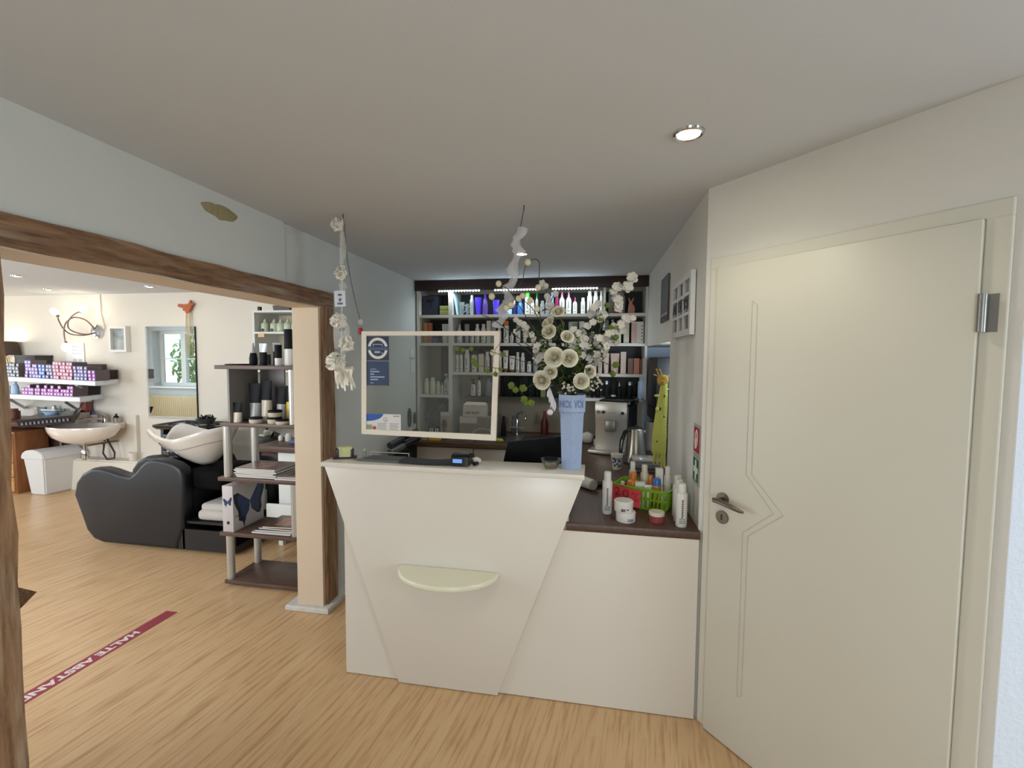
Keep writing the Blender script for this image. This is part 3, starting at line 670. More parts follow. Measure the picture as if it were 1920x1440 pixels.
# ------------------------------------------------------------------ garlands
TULLE = M('tulle_ivory', (240, 234, 220), 0.9, sss=0)
def soft(name, rgb, a):
    m = M(name, rgb, .9); b = m.node_tree.nodes['Principled BSDF']; b.inputs['Alpha'].default_value = a; return m
SHEER = soft('tulle_sheer', (232, 228, 220), .26)
def rosette(g, c, r, n=34, ruff=.5):
    c = Vector(c)
    for i in range(n):
        a = random.random()*2*PI; e = math.asin(max(-.95, min(.95, random.random()*2-1)))
        d = Vector((math.cos(a)*math.cos(e), -abs(math.sin(a))*math.cos(e), math.sin(e)))
        x = (d.orthogonal().normalized() + Vector((random.random()-.5, 0, random.random()-.5))*.8); x = (x - d*x.dot(d)).normalized(); y = d.cross(x)
        p = c + d*r*(.35+.25*random.random()); R = r*(.34+.2*random.random()); m_ = g.bm.verts.new(p - d*R*.25)
        ph = random.random()*6
        vs = [g.bm.verts.new(p + (x*math.cos(2*PI*k/9) + y*math.sin(2*PI*k/9))*R*(1+.12*math.sin(3*k+ph)) + d*R*(.35*math.sin(2*k+ph))) for k in range(9)]
        for k in range(9): g.bm.faces.new((m_, vs[k], vs[(k+1) % 9]))
    g.ball(c, r*.5, 2, (1, .8, 1), .08)
    return g
t = thing('flower_garland', 'white fabric flower garland hanging from a ceiling hook by the timber post', 'garland', (-1.247, 2.15, 2.324))
obj('ceiling_hook', G().cyl((-1.247, 2.15, 2.328), (-1.247, 2.15, 2.306), .0022), BLACK, t)
obj('cord', G().tube([(-1.250, 2.15, 2.31), (-1.262, 2.15, 2.15), (-1.258, 2.15, 2.0), (-1.262, 2.15, 1.8), (-1.27, 2.15, 1.6)], .0018, 6), TULLE, t)
for c, r in (((-1.278, 2.145, 2.275), .042), ((-1.258, 2.145, 2.034), .046), ((-1.272, 2.14, 1.790), .056), ((-1.236, 2.145, 1.676), .054), ((-1.292, 2.14, 1.580), .066)):
    obj('fabric_flower', rosette(G(), c, r), TULLE, t, True, 60)
cd = obj('photo_card', G().box(-1.288, -1.228, 2.128, 2.131, 1.862, 1.942, 0, rot=(0, math.radians(-2), 0)), M('card_white', (208, 212, 218), .6), t, False)
obj('card_print', G().box(-1.268, -1.248, 2.1268, 2.1285, 1.915, 1.926).ball((-1.257, 2.1275, 1.896), .009, 1, (1, .1, 1.2)).box(-1.272, -1.242, 2.1268, 2.1285, 1.872, 1.882), M('card_print_grey', (100, 104, 112), .6), cd, False)
g = G()
for i in range(9):
    x = -1.30+.012*i; z0 = 1.56 - .01*random.random()
    p = [Vector((x, 2.14, z0)), Vector((x+.01*(random.random()-.4), 2.135, z0-.05)), Vector((x+.022*(random.random()-.2), 2.14, z0-.085-.04*random.random()))]
    for q in range(2):
        g.poly([p[q]+Vector((-.005, 0, 0)), p[q]+Vector((.007, 0, 0)), p[q+1]+Vector((.006, 0, 0)), p[q+1]+Vector((-.004, 0, 0))])
for k in range(2):
    g.leaf((-1.245, 2.13, 1.545), (1, 0, .25), .065, .028, .2); g.leaf((-1.243, 2.13, 1.54), (.6, 0, -.8), .105, .03, .1); g.leaf((-1.262, 2.13, 1.545), (-.2, 0, -1), .09, .03, .0); g.leaf((-1.27, 2.13, 1.555), (.35, 0, -.9), .07, .03, .0)
obj('ribbon_ends', g, TULLE, t, False)
for (x0, z0, x1, z1) in ((-1.255, 2.24, -1.262, 2.07), (-1.265, 1.74, -1.25, 1.70), (-1.30, 1.77, -1.295, 1.65), (-1.23, 1.77, -1.27, 1.60), (-1.262, 1.995, -1.262, 1.94)):
    obj('tulle_drape', G().tube([(x0, 2.15, z0), ((x0+x1)/2+.01, 2.152, (z0+z1)/2), (x1, 2.15, z1)], [.010, .022, .010], 8), SHEER, t)
t = thing('bead_string', 'dark bead string with a red clip holding the left screen corner', 'bead string', (-1.247, 2.156, 2.31))
g = G(); pts = [(-1.247+.096*q - .02*math.sin(q*PI), 2.158, 2.31-.565*q) for q in [i/26 for i in range(27)]]
g.tube(pts, .0012, 5)
obj('string', g, M('bead_string_grey', (90, 86, 80), .6), t)
g = G()
for i in range(44):
    q = .06+.90*i/44; g.ball((-1.247+.096*q-.02*math.sin(q*PI), 2.158, 2.31-.565*q), .0034, 1)
obj('beads', g, M('bead_dark', (70, 66, 60), .35), t)
obj('clip', G().box(-1.170, -1.152, 2.14, 2.160, 1.722, 1.756, .002), M('clip_red', (150, 30, 26), .5), t)
g = G(); rosette(g, (-1.158, 2.15, 1.785), .022, 10)
obj('tulle_knot', g, SHEER, t)
t = thing('tulle_garland', 'sheer white tulle garland with beads hanging over the right screen corner', 'garland', (-0.324, 2.156, 2.328))
obj('ceiling_hook', G().cyl((-0.324, 2.156, 2.328), (-0.324, 2.156, 2.306), .0022), BLACK, t)
pts = [Vector(p) for p in ((-.324, 2.156, 2.31), (-.341, 2.156, 2.22), (-.355, 2.156, 2.12), (-.375, 2.156, 2.0), (-.40, 2.156, 1.90), (-.425, 2.156, 1.82), (-.44, 2.156, 1.745))]
obj('string', G().tube(pts, .0013, 5), M('bead_string_grey', (90, 86, 80), .6), t)
g = G()
for i in range(60):
    q = i/60*5.7; a = int(q); f = q-a; p = pts[a].lerp(pts[a+1], f); g.ball(p, .0034, 1)
obj('beads', g, M('bead_dark', (70, 66, 60), .35), t)
g = G(); rings = []
for i in range(40):
    q = .9 + i/39*5.0; a = min(int(q), 5); f = q-a; p = pts[a].lerp(pts[a+1], f)
    r = .013 + .012*abs(math.sin(i*.55)) + .006*random.random()
    off = .012*math.sin(i*.8)
    rings.append([(p.x+off+r*math.cos(2*PI*k/9)*(.7+.6*random.random()), p.y+.6*r*math.sin(2*PI*k/9), p.z) for k in range(9)])
g.loft(rings)
obj('tulle_drape', g, soft('tulle_lilac', (226, 222, 222), .40), t, True, 80)

# ------------------------------------------------------------------ things on the desk
Z = 1.0902
t = thing('card_holder', 'dark purple card holder with pale yellow cards at the left desk end', 'card holder', (-1.235, 2.115, Z))
PUR = M('holder_purple', (40, 32, 46), .35)
def rotg(g, c, a):
    R = Matrix.Rotation(a, 3, 'Z')
    for v in g.bm.verts: v.co = Vector(c) + R @ (v.co - Vector(c))
    return g
cc = (-1.235, 2.115, 0); an = math.radians(22)
obj('base', rotg(G().box(-1.292, -1.178, 2.09, 2.14, Z, Z+.008, .003), cc, an), PUR, t)
obj('side_post', rotg(G().box(-1.280, -1.262, 2.093, 2.137, Z+.006, Z+.05, .003), cc, an), PUR, t)
obj('side_post', rotg(G().box(-1.205, -1.194, 2.093, 2.137, Z+.006, Z+.046, .003), cc, an), PUR, t)
obj('card_stack', rotg(G().box(-1.267, -1.199, 2.10, 2.132, Z+.008, Z+.058), cc, an), M('cards_yellow', (196, 196, 140), .7, var=.15, bscale=90), t, False)
single('orange_sticker', 'small orange sticker on the desk beside the card holder', 'sticker', G().lathe((-1.160, 2.088, Z), [(.012, 0), (.012, .0012)], 14), M('sticker_orange', (190, 84, 46), .6), (-1.160, 2.088, Z))
t = thing('glass_tray', 'shallow grey cash tray with a clear raised rim on the desk', 'tray', (-1.03, 2.12, Z))
obj('tray_base', G().prism([(-1.145, 2.065), (-0.905, 2.055), (-0.900, 2.165), (-1.115, 2.17)], Z, Z+.010, 'xy', .003), M('tray_grey', (92, 92, 90), .3), t)
obj('tray_inlay', G().prism([(-1.115, 2.085), (-0.925, 2.075), (-0.915, 2.155), (-1.095, 2.158)], Z+.0095, Z+.0112, 'xy'), M('tray_dark', (64, 64, 64), .35), t, False)
g = G().tube([(-1.118, 2.16, Z+.028), (-0.905, 2.155, Z+.028)], .002, 6).tube([(-1.118, 2.16, Z+.006), (-1.118, 2.16, Z+.028)], .002, 6).tube([(-0.905, 2.155, Z+.006), (-0.905, 2.155, Z+.028)], .002, 6)
obj('clear_rim', g, M('tray_clear', (176, 176, 168), .2), t)
t = thing('glass_vial', 'tiny clear glass vial beside the card holder on the desk', 'vial', (-1.146, 2.15, Z))
obj('vial_body', G().lathe((-1.146, 2.15, Z), [(.008, 0), (.008, .026), (.004, .032), (.004, .036)], 12), thin_glass('clear_glass', (225, 238, 240), 1.0, .03, .12), t)
obj('stopper', G().lathe((-1.146, 2.15, Z+.036), [(.005, 0), (.004, .006)], 10), CM('cream'), t)
g = G(); n = 12
top = []
for i in range(n+1):
    u_ = i/n; x = -0.912 + .262*u_; zc = Z + .001 + .012*(2*u_-1)**2*(1 if u_ > .5 else .6)
    top.append((x, zc))
g.prism(top + [(x, z+.006) for x, z in reversed(top)], 2.045, 2.15, 'xz')
single('black_tray', 'black curved leatherette bill tray in the middle of the desk', 'tray', g, M('tray_black', (20, 20, 21), .55), (-0.78, 2.1, Z))
t = thing('card_terminal', 'black card payment terminal with a small lit blue display', 'card terminal', (-0.61, 2.10, Z))
g = G().prism([(2.05, Z), (2.17, Z), (2.17, Z+.04), (2.10, Z+.058), (2.065, Z+.056), (2.05, Z+.045)], -.652, -.565, 'yz', .005)
obj('housing', g, M('terminal_black', (22, 22, 23), .35), t)
obj('display', G().box(-.641, -.596, 2.0485, 2.051, Z+.018, Z+.036), M('terminal_display', (80, 120, 180), .3, emit=(110, 150, 215), es=.9), t, False)
obj('side_roll', G().tube([(-.545, 2.08, Z+.010), (-.535, 2.10, Z+.010)], .010, 10), BLACK, t)
g = G(); g.ball((-.545, 2.135, Z+.016), .016, 2, (1.5, 1, 1), .2)
single('paper_tissue', 'crumpled white paper tissue behind the card terminal', 'tissue', g, M('tissue_white', (222, 214, 204), .9), (-.545, 2.135, Z))
# monitor standing behind the desk on a lower table
t = thing('side_table', 'narrow white staff table behind the desk carrying the monitor', 'table', (-.32, 2.42, 0))
obj('tabletop', G().box(-.75, -.14, 2.24, 2.62, .72, .745), LACQ, t, False)
for x in (-.72, -.17):
    for y in (2.27, 2.59): obj('leg', G().box(x-.02, x+.02, y-.02, y+.02, 0, .72), LACQ, t, False)
t = thing('monitor', 'black computer monitor seen from behind, standing tilted behind the desk', 'monitor', (-.31, 2.45, .745))
g = G().loft([[(-.50, 2.34, .84), (-.145, 2.42, .84), (-.145, 2.45, .84), (-.50, 2.37, .84)], [(-.432, 2.36, 1.158), (-.150, 2.43, 1.186), (-.150, 2.455, 1.186), (-.432, 2.385, 1.158)]])
obj('screen_back', g, M('monitor_black', (4, 4, 5), .5, spec=.15), t)
obj('stand', G().box(-.36, -.28, 2.42, 2.45, .757, .95).box(-.42, -.22, 2.37, 2.55, .7452, .76, .003), BLACK, t)
# sweets bowl
t = thing('glass_bowl', 'small clear glass bowl of sweets in front of the blue vase', 'bowl', (-.178, 2.105, Z))
obj('bowl_body', G().lathe((-.178, 2.105, Z), [(.024, 0), (.034, .012), (.048, .042), (.050, .046), (.046, .044), (.031, .013), (.02, .004), (1e-4, .004)], 24, cap=False), thin_glass('bowl_glass', (240, 244, 244), .7, .03), t)
for i, (dx, dy, c) in enumerate(((-.016, -.006, 'yellow'), (.006, -.012, 'red'), (.018, .002, 'orange'), (-.004, .008, 'cream'), (-.020, .010, 'white'), (.012, .014, 'pale green'))):
    single('wrapped_sweet', 'wrapped %s sweet in the small glass bowl' % c, 'sweet', G().ball((-.178+dx, 2.105+dy, Z+.0165), .0092, 1, (1.2, .9, .85), .1), CM(c), (-.178+dx, 2.105+dy, Z+.008), 'sweets in the glass bowl')
# ------------------------------------------------------------------ vase and bouquet
VX, VY = -.085, 2.135
BLUE = M('vase_blue_glaze', (150, 167, 198), .38, bump=.15, bscale=120, var=.07)
t = thing('vase', 'tall pale blue hexagonal ceramic vase with a relief letter band', 'vase', (VX, VY, Z))
def hexa(r, z, a0=.05): return [(VX+r*math.cos(a0+PI*i/3+PI/2), VY+r*math.sin(a0+PI*i/3+PI/2), z) for i in range(6)]
g = G()
prof = [(.052, 0), (.056, .12), (.062, .255), (.064, .268), (.069, .272), (.0715, .338), (.0715, .35), (.064, .35), (.055, .27), (.048, .012)]
g.loft([hexa(r, Z+h) for r, h in prof])
obj('vase_body', g, BLUE, t, True, 25)
VB = M('vase_relief', (112, 128, 172), .5)
r_ = .0705; a0 = .05 + PI/2
for k, (txt, nm) in enumerate((('NCX', 'relief_letters'), ('VOI', 'relief_letters'))):
    a = a0 + PI/3*(2.5 if k == 0 else 3.5) - PI/3*.0
    n_ = Vector((math.cos(a), math.sin(a), 0)); ap = r_*math.cos(PI/6)
    p = Vector((VX, VY, Z+.306)) + n_*(ap+.0014)
    rz = math.atan2(n_.y, n_.x) + PI/2
    text(nm, txt, .046, VB, t, Matrix.Translation(p) @ Matrix.Rotation(rz, 4, 'Z') @ Matrix.Rotation(PI/2, 4, 'X'), .0012, .0008, sx=.62)
STEM = M('stem_green', (66, 82, 40), .6); TWIG = M('twig_brown', (58, 50, 36), .7); LEAFM = M('leaf_green', (62, 84, 44), .55, var=.25, bscale=30); LEAFD = M('leaf_dark', (34, 48, 30), .5, var=.2, bscale=30); LEAFL = M('leaf_pale', (122, 134, 84), .6, var=.2, bscale=30)
ROSEW = M('rose_cream', (214, 208, 184), .7); BLOS = M('blossom_white', (190, 185, 174), .75); BALLG = M('pompom_green', (92, 108, 36), .9, var=.3, bscale=120); COT = M('cotton_cream', (222, 208, 176), .95, bump=.6, bscale=200)
BASE = Vector((VX, VY, Z+.338))
def curve(p0, p1, sag=.03, n=6):
    p0, p1 = Vector(p0), Vector(p1); out = []
    d = p1-p0
    for i in range(n+1):
        q = i/n; out.append(p0 + Vector((d.x*(q**1.35), d.y*(q**1.2), d.z*(q**.9))) + Vector((0, 0, sag*math.sin(q*PI))))
    return out
def root(): return BASE + Vector(((random.random()-.5)*.045, (random.random()-.5)*.045, 0))
# one rose bloom, built once, axis +Z
def rose_mesh(R=.038):
    g = G()
    for ring, (n, r0, r1, h, curl, ph) in enumerate(((2, .05, .13, .80, -.03, 0), (3, .10, .26, .80, -.03, .3), (4, .16, .40, .76, .02, .5), (4, .22, .56, .70, .06, .1), (5, .3, .76, .58, .14, .2), (6, .35, 1.0, .40, .26, .7))):
        for k in range(n):
            a = 2*PI*(k+ph)/n; wd = 2*PI/n*.78
            rows = []
            for i in range(5):
                v = i/4; rr = []
                for j in range(5):
                    u_ = (j-2)/2; aa = a + u_*wd*(.55+.45*v)*(1-.1*v)
                    rad = (r0+(r1-r0)*(v**.8) + curl*max(0, v-.7)*2.2)*R
                    z = (h*v - .22*abs(u_)**2*v*h - curl*max(0, v-.72)*1.3)*R*1.35 - .2*R
                    rr.append(g.bm.verts.new((rad*math.cos(aa), rad*math.sin(aa), z)))
                rows.append(rr)
            for x, y in zip(rows, rows[1:]):
                for j in range(4): g.bm.faces.new((x[j], x[j+1], y[j+1], y[j]))
    g.ball((0, 0, .1*R), .34*R, 2, (1, 1, 1.6))
    me = bpy.data.meshes.new('bloom'); g.bm.to_mesh(me); g.bm.free(); me.materials.append(ROSEW)
    for p in me.polygons: p.use_smooth = True
    return me
RM = rose_mesh()
roses = [(-.150, 2.08, 1.818, .85, (-.1, -.9, .6), 'topmost white rose high in the bouquet'), (-.191, 2.08, 1.729, .95, (-.3, -1, .2), 'white rose at the upper left of the bouquet'),
         (-.108, 2.06, 1.704, .85, (.3, -.9, .5), 'white rose opening in the centre of the bouquet'), (-.162, 2.035, 1.612, 1.25, (-.1, -1, .15), 'largest white rose at the front of the bouquet'),
         (-.098, 2.04, 1.608, 1.1, (.3, -1, .1), 'white rose touching the largest one on its right'), (-.179, 2.04, 1.546, .9, (-.2, -1, -.1), 'white rose below the largest rose'),
         (-.217, 2.05, 1.509, 1.2, (-.4, -1, -.1), 'lowest left white rose drooping over the vase rim'), (-.042, 2.05, 1.506, 1.0, (.2, -1, .1), 'white rose just above the right half of the vase rim'),
         (-.007, 2.07, 1.548, .85, (.6, -.8, .2), 'white rose bud at the lower right of the bouquet'), (-.198, 2.09, 1.768, .8, (-.4, -.7, .6), 'pale rose half hidden behind the upper left rose')]
for i, (x, y, z, s, d, lab) in enumerate(roses):
    rt = root()
    t = thing('white_rose', lab, 'flower', rt, 'roses in the blue vase')
    b = bpy.data.objects.new('bloom', RM); COL.objects.link(b); b.parent = t
    b.location = Vector((x, y, z)) - Vector(rt); s *= .86; b.scale = (s, s, s)
    q = Vector(d).to_track_quat('Z', 'Y'); b.rotation_euler = (q.to_matrix() @ Matrix.Rotation(i*1.3, 3, 'Z')).to_euler()
    c_ = Vector((x, y, z)) - Vector(d).normalized()*.012*s
    obj('stem', G().tube(curve(rt, c_, .01), .0024, 6), STEM, t)
    g = G(); m_ = curve(rt, c_, .01)[4]
    g.leaf(m_, (random.random()-.5, -.5, .4), .055, .03, .3); g.leaf(m_, (random.random()-.5, -.2, .6), .05, .028, .3)
    obj('leaves', g, LEAFD if i % 2 else LEAFM, t, False)
# green pompom branches
def pom_mesh():
    g = G()
    q = bmesh.ops.create_icosphere(g.bm, subdivisions=3, radius=1.0)
    for v in q['verts']: v.co *= (.86 if hash((round(v.co.x, 3), round(v.co.y, 3))) % 2 else 1.1)
    me = bpy.data.meshes.new('pompom'); g.bm.to_mesh(me); g.bm.free(); me.materials.append(BALLG)
    return me
PM = pom_mesh()
def pom_branch(label, pts, main, r=.013):
    rt = root(); t = thing('pompom_branch', label, 'branch', rt, 'green pompom branches in the vase')
    g = G(); path = [rt] + [Vector(p) for p in main]
    sm = []
    for a, b in zip(path, path[1:]):
        for i in range(4): sm.append(a.lerp(b, i/4))
    sm.append(path[-1]); g.tube(sm, .0016, 5)
    for p in pts:
        near = min(sm, key=lambda s: (s-Vector(p)).length); g.tube([near, Vector(p)], .0011, 5)
    obj('wire_stem', g, TWIG, t)
    for p in pts:
        b = bpy.data.objects.new('pompom', PM); COL.objects.link(b); b.parent = t
        k = r*(.9+.25*random.random()); b.scale = (k, k, k); b.location = Vector(p) - Vector(rt); b.rotation_euler = (random.random()*3, random.random()*3, 0)
gl = [(-.617, 2.05, 1.649), (-.591, 2.05, 1.644), (-.55, 2.05, 1.649), (-.54, 2.05, 1.59), (-.524, 2.05, 1.573), (-.473, 2.05, 1.548), (-.435, 2.05, 1.532), (-.4, 2.05, 1.623), (-.41, 2.05, 1.556), (-.36, 2.05, 1.481), (-.34, 2.05, 1.462), (-.305, 2.05, 1.47), (-.3, 2.05, 1.418), (-.287, 2.05, 1.401), (-.267, 2.05, 1.402)]
pom_branch('upper left green pompom branch reaching over the screen corner', gl[0:4] + [gl[7]], [(-.2, 2.08, 1.56), (-.40, 2.05, 1.62), (-.52, 2.05, 1.655)], .011)
pom_branch('middle left green pompom branch crossing the screen frame', [gl[4], gl[5], gl[6], gl[8]], [(-.2, 2.07, 1.53), (-.34, 2.05, 1.55), (-.47, 2.05, 1.565)], .011)
pom_branch('lower left green pompom branch hanging in front of the tap', gl[9:15], [(-.19, 2.06, 1.50), (-.26, 2.05, 1.49), (-.315, 2.05, 1.455), (-.285, 2.05, 1.405)], .0155)
pom_branch('upper right green pompom branch among the blossoms', [(.069, 2.12, 1.849), (.107, 2.12, 1.706), (.085, 2.12, 1.747), (.035, 2.12, 1.785)], [(-.03, 2.12, 1.60), (.03, 2.12, 1.72), (.065, 2.12, 1.83)], .013)
pom_branch('lower right green pompom branch beside the roses', [(-.05, 2.09, 1.628), (.112, 2.12, 1.58), (.099, 2.12, 1.538), (-.065, 2.09, 1.637), (-.018, 2.06, 1.472)], [(-.05, 2.11, 1.55), (.03, 2.12, 1.60), (.10, 2.12, 1.575)], .014)
pom_branch('green pompom sprig showing behind the central roses', [(-.06, 2.10, 1.585), (-.045, 2.1, 1.57), (-.12, 2.10, 1.54), (-.10, 2.10, 1.52)], [(-.09, 2.12, 1.50), (-.07, 2.12, 1.56)], .016)
# cotton ball wires
def cotton(label, pts, main):
    rt = root(); t = thing('cotton_branch', label, 'branch', rt, 'cotton ball branches in the vase')
    path = [rt] + [Vector(p) for p in main]; sm = []
    for a, b in zip(path, path[1:]):
        for i in range(5): sm.append(a.lerp(b, i/5))
    sm.append(path[-1])
    for _ in range(3): sm = [sm[0]] + [(sm[i-1]+sm[i]*2+sm[i+1])/4 for i in range(1, len(sm)-1)] + [sm[-1]]
    g = G().tube(sm, .0019, 6)
    for p in pts:
        near = min(sm, key=lambda s: (s-Vector(p)).length)
        if (near-Vector(p)).length > .006: g.tube([near, Vector(p)], .0012, 5)
    obj('wire_stem', g, TWIG, t)
    for p in pts:
        obj('cotton_ball', G().ball(p, .0135+.002*random.random(), 2, (1, 1, 1.08), .05), COT, t)
cotton('tall cotton ball wire bent into a hook above the bouquet', [(-.295, 2.1, 2.049), (-.246, 2.1, 1.933), (-.25, 2.1, 1.835)], [(-.21, 2.1, 1.65), (-.245, 2.1, 1.85), (-.243, 2.1, 1.97), (-.24, 2.1, 2.05), (-.262, 2.1, 2.066), (-.295, 2.1, 2.052), (-.312, 2.1, 2.02), (-.317, 2.1, 1.97), (-.335, 2.1, 1.94)])
cotton('left cotton ball branch behind the tulle garland', [(-.432, 2.1, 1.954), (-.465, 2.1, 1.896), (-.373, 2.1, 1.855), (-.394, 2.1, 1.842)], [(-.18, 2.1, 1.58), (-.25, 2.1, 1.72), (-.34, 2.1, 1.86), (-.385, 2.1, 1.93), (-.43, 2.1, 1.95)])
cotton('middle cotton ball branch in front of the lit shelf', [(-.338, 2.1, 1.884), (-.318, 2.1, 1.896), (-.283, 2.1, 1.875)], [(-.17, 2.1, 1.58), (-.22, 2.1, 1.75), (-.27, 2.1, 1.84), (-.33, 2.1, 1.89)])
cotton('low cotton ball branch pointing left across the screen', [(-.256, 2.1, 1.641), (-.459, 2.1, 1.633)], [(-.16, 2.09, 1.54), (-.255, 2.1, 1.64), (-.36, 2.1, 1.72), (-.46, 2.1, 1.79), (-.51, 2.1, 1.81)])
cotton('thin bare-ended wire branch under the left roses', [(-.30, 2.1, 1.715)], [(-.16, 2.08, 1.50), (-.22, 2.08, 1.58), (-.30, 2.1, 1.65), (-.36, 2.1, 1.69)])
# blossom branches
def flower5(g, c, r, d=None):
    c = Vector(c); d = Vector(d or (random.random()-.5, -1, random.random()-.3)).normalized(); x = d.orthogonal().normalized(); y = d.cross(x)
    ph = random.random()*6
    for k in range(5):
        a = ph + 2*PI*k/5; e = x*math.cos(a) + y*math.sin(a); s_ = d.cross(e)
        v = [c, c+e*r*.5+s_*r*.44+d*r*.16, c+e*r*.88+s_*r*.36+d*r*.24, c+e*r*1.02+d*r*.22, c+e*r*.88-s_*r*.36+d*r*.24, c+e*r*.5-s_*r*.44+d*r*.16]
        g.poly(v)
    return g
def blossom(label, tips, main, r=.015, leaves=6, lm=None, extra=10):
    rt = root(); t = thing('blossom_branch', label, 'branch', rt, 'white blossom branches in the vase')
    path = [rt] + [Vector(p) for p in main]; sm = []
    for a, b in zip(path, path[1:]):
        for i in range(5): sm.append(a.lerp(b, i/5) + Vector(((random.random()-.5)*.005, 0, (random.random()-.5)*.005)))
    sm.append(path[-1])
    g = G().tube(sm, [.0024*(1-.6*i/len(sm)) for i in range(len(sm))], 6)
    T = [Vector(p) for p in tips]
    for i in range(extra):
        q = sm[int(len(sm)*(.45+.55*random.random()))-1]; T.append(q + Vector(((random.random()-.5)*.07, (random.random()-.6)*.06, (random.random()-.4)*.06)))
    for p in T:
        near = min(sm, key=lambda s: (s-p).length + max(0, s.z-p.z)*.5); g.tube([near, p], .0011, 5)
    obj('twig', g, TWIG, t)
    for p in T:
        g = G()
        for k in range(2): flower5(g, p + Vector(((random.random()-.5)*.008, -.004*k, (random.random()-.5)*.008)), r*(.85+.4*random.random()))
        obj('blossom', g, BLOS, t, True, 180)
    if leaves:
        g = G()
        for k in range(leaves):
            p = sm[int(len(sm)*(.3+.65*random.random()))-1]; g.leaf(p, (random.random()-.5, -.4*random.random(), random.random()-.2), .045+.02*random.random(), .022, .25)
        obj('leaves', g, lm or LEAFM, t, False)
blossom('tall right blossom branch with large white petals', [(.177, 2.12, 1.971), (.105, 2.12, 1.934), (.117, 2.12, 1.924), (.155, 2.12, 1.931), (.099, 2.12, 1.911), (.114, 2.12, 1.874), (.122, 2.12, 1.85), (.118, 2.12, 1.83)], [(-.02, 2.13, 1.62), (.06, 2.12, 1.78), (.11, 2.12, 1.88), (.16, 2.12, 1.94)], .021, 4, None, 2)
blossom('right blossom branch stretching towards the shelf end', [(.143, 2.12, 1.795), (.162, 2.12, 1.788), (.184, 2.12, 1.787), (.132, 2.12, 1.764), (.138, 2.12, 1.735), (.155, 2.12, 1.79)], [(-.02, 2.13, 1.58), (.06, 2.12, 1.68), (.13, 2.12, 1.77)], .017, 5, LEAFL, 6)
blossom('upper left blossom branch in front of the light strip', [(-.204, 2.12, 1.896), (-.212, 2.12, 1.946), (-.227, 2.12, 1.953), (-.196, 2.12, 1.879), (-.19, 2.12, 1.85), (-.185, 2.12, 1.83)], [(-.12, 2.12, 1.6), (-.16, 2.12, 1.76), (-.19, 2.12, 1.86), (-.22, 2.12, 1.95)], .014, 4, None, 5)
blossom('upper centre right blossom branch with dark leaves', [(.024, 2.12, 1.856), (.037, 2.12, 1.784), (.06, 2.12, 1.808), (0, 2.12, 1.83)], [(-.05, 2.12, 1.6), (0, 2.12, 1.74), (.03, 2.12, 1.85)], .016, 9, LEAFD, 9)
blossom('middle right blossom branch crowded with small flowers', [(.074, 2.12, 1.687), (.098, 2.12, 1.723), (.05, 2.1, 1.65), (.03, 2.1, 1.67)], [(-.03, 2.12, 1.56), (.03, 2.11, 1.65), (.09, 2.11, 1.70)], .015, 4, LEAFL, 16)
blossom('central blossom branch behind the opening rose', [(-.06, 2.1, 1.72), (-.04, 2.1, 1.70), (-.08, 2.1, 1.74)], [(-.08, 2.12, 1.56), (-.06, 2.11, 1.66), (-.05, 2.11, 1.75)], .017, 8, LEAFL, 14)
blossom('left blossom branch with small pale flowers', [(-.33, 2.1, 1.77), (-.31, 2.1, 1.75), (-.30, 2.1, 1.73), (-.35, 2.1, 1.785)], [(-.16, 2.1, 1.56), (-.24, 2.1, 1.68), (-.33, 2.1, 1.77)], .013, 10, LEAFM, 12)
blossom('low left blossom branch with little flowers beside the largest rose', [(-.25, 2.1, 1.66), (-.24, 2.1, 1.60)], [(-.15, 2.1, 1.52), (-.21, 2.1, 1.60), (-.25, 2.1, 1.67)], .014, 4, LEAFL, 12)
# leaf sprays filling the bouquet
def spray(label, main, n, L, wd, mat):
    rt = root(); t = thing('leaf_spray', label, 'foliage', rt, 'leaf sprays in the vase')
    path = [rt] + [Vector(p) for p in main]; sm = []
    for a, b in zip(path, path[1:]):
        for i in range(6): sm.append(a.lerp(b, i/6))
    sm.append(path[-1])
    obj('stem', G().tube(sm, .0018, 5), STEM, t)
    g = G()
    for k in range(n):
        p = sm[int(len(sm)*(.30+.70*k/n))-1]; g.leaf(p, (random.random()-.5, -.6*random.random(), random.random()*.9-.15), L*(.8+.4*random.random()), wd, .3)
    obj('leaves', g, mat, t, False)
spray('feathery green spray leaning left above the roses', [(-.2, 2.1, 1.62), (-.27, 2.1, 1.76)], 44, .05, .012, LEAFM)
spray('second feathery spray leaning far left', [(-.2, 2.12, 1.66), (-.30, 2.12, 1.74)], 40, .05, .013, LEAFM)
spray('upright narrow-leaved spray in the middle', [(-.12, 2.13, 1.62), (-.13, 2.13, 1.78)], 18, .06, .02, LEAFL)
spray('upright broad-leaved spray right of centre', [(-.04, 2.13, 1.6), (-.03, 2.13, 1.77)], 16, .06, .026, LEAFM)
spray('dark broad-leaved spray at the right', [(.0, 2.12, 1.58), (.06, 2.12, 1.75)], 14, .055, .03, LEAFD)
spray('dark leafy spray just above the vase rim', [(-.1, 2.09, 1.50), (-.10, 2.08, 1.56)], 22, .055, .03, LEAFD)
spray('dark leafy spray right above the vase rim', [(-.05, 2.09, 1.50), (-.02, 2.08, 1.60)], 20, .055, .03, LEAFD)
spray('pale twiggy spray at the left edge of the bouquet', [(-.2, 2.09, 1.56), (-.24, 2.08, 1.70)], 18, .045, .02, LEAFL)
spray('tall thin green spray between the two upper roses', [(-.16, 2.13, 1.66), (-.17, 2.12, 1.83)], 26, .05, .014, LEAFM)
spray('green spray behind the opening rose', [(-.09, 2.14, 1.64), (-.08, 2.13, 1.76)], 26, .06, .022, LEAFL)
spray('green stems spray right of the opening rose', [(-.02, 2.13, 1.60), (.03, 2.12, 1.72)], 30, .05, .018, LEAFM)
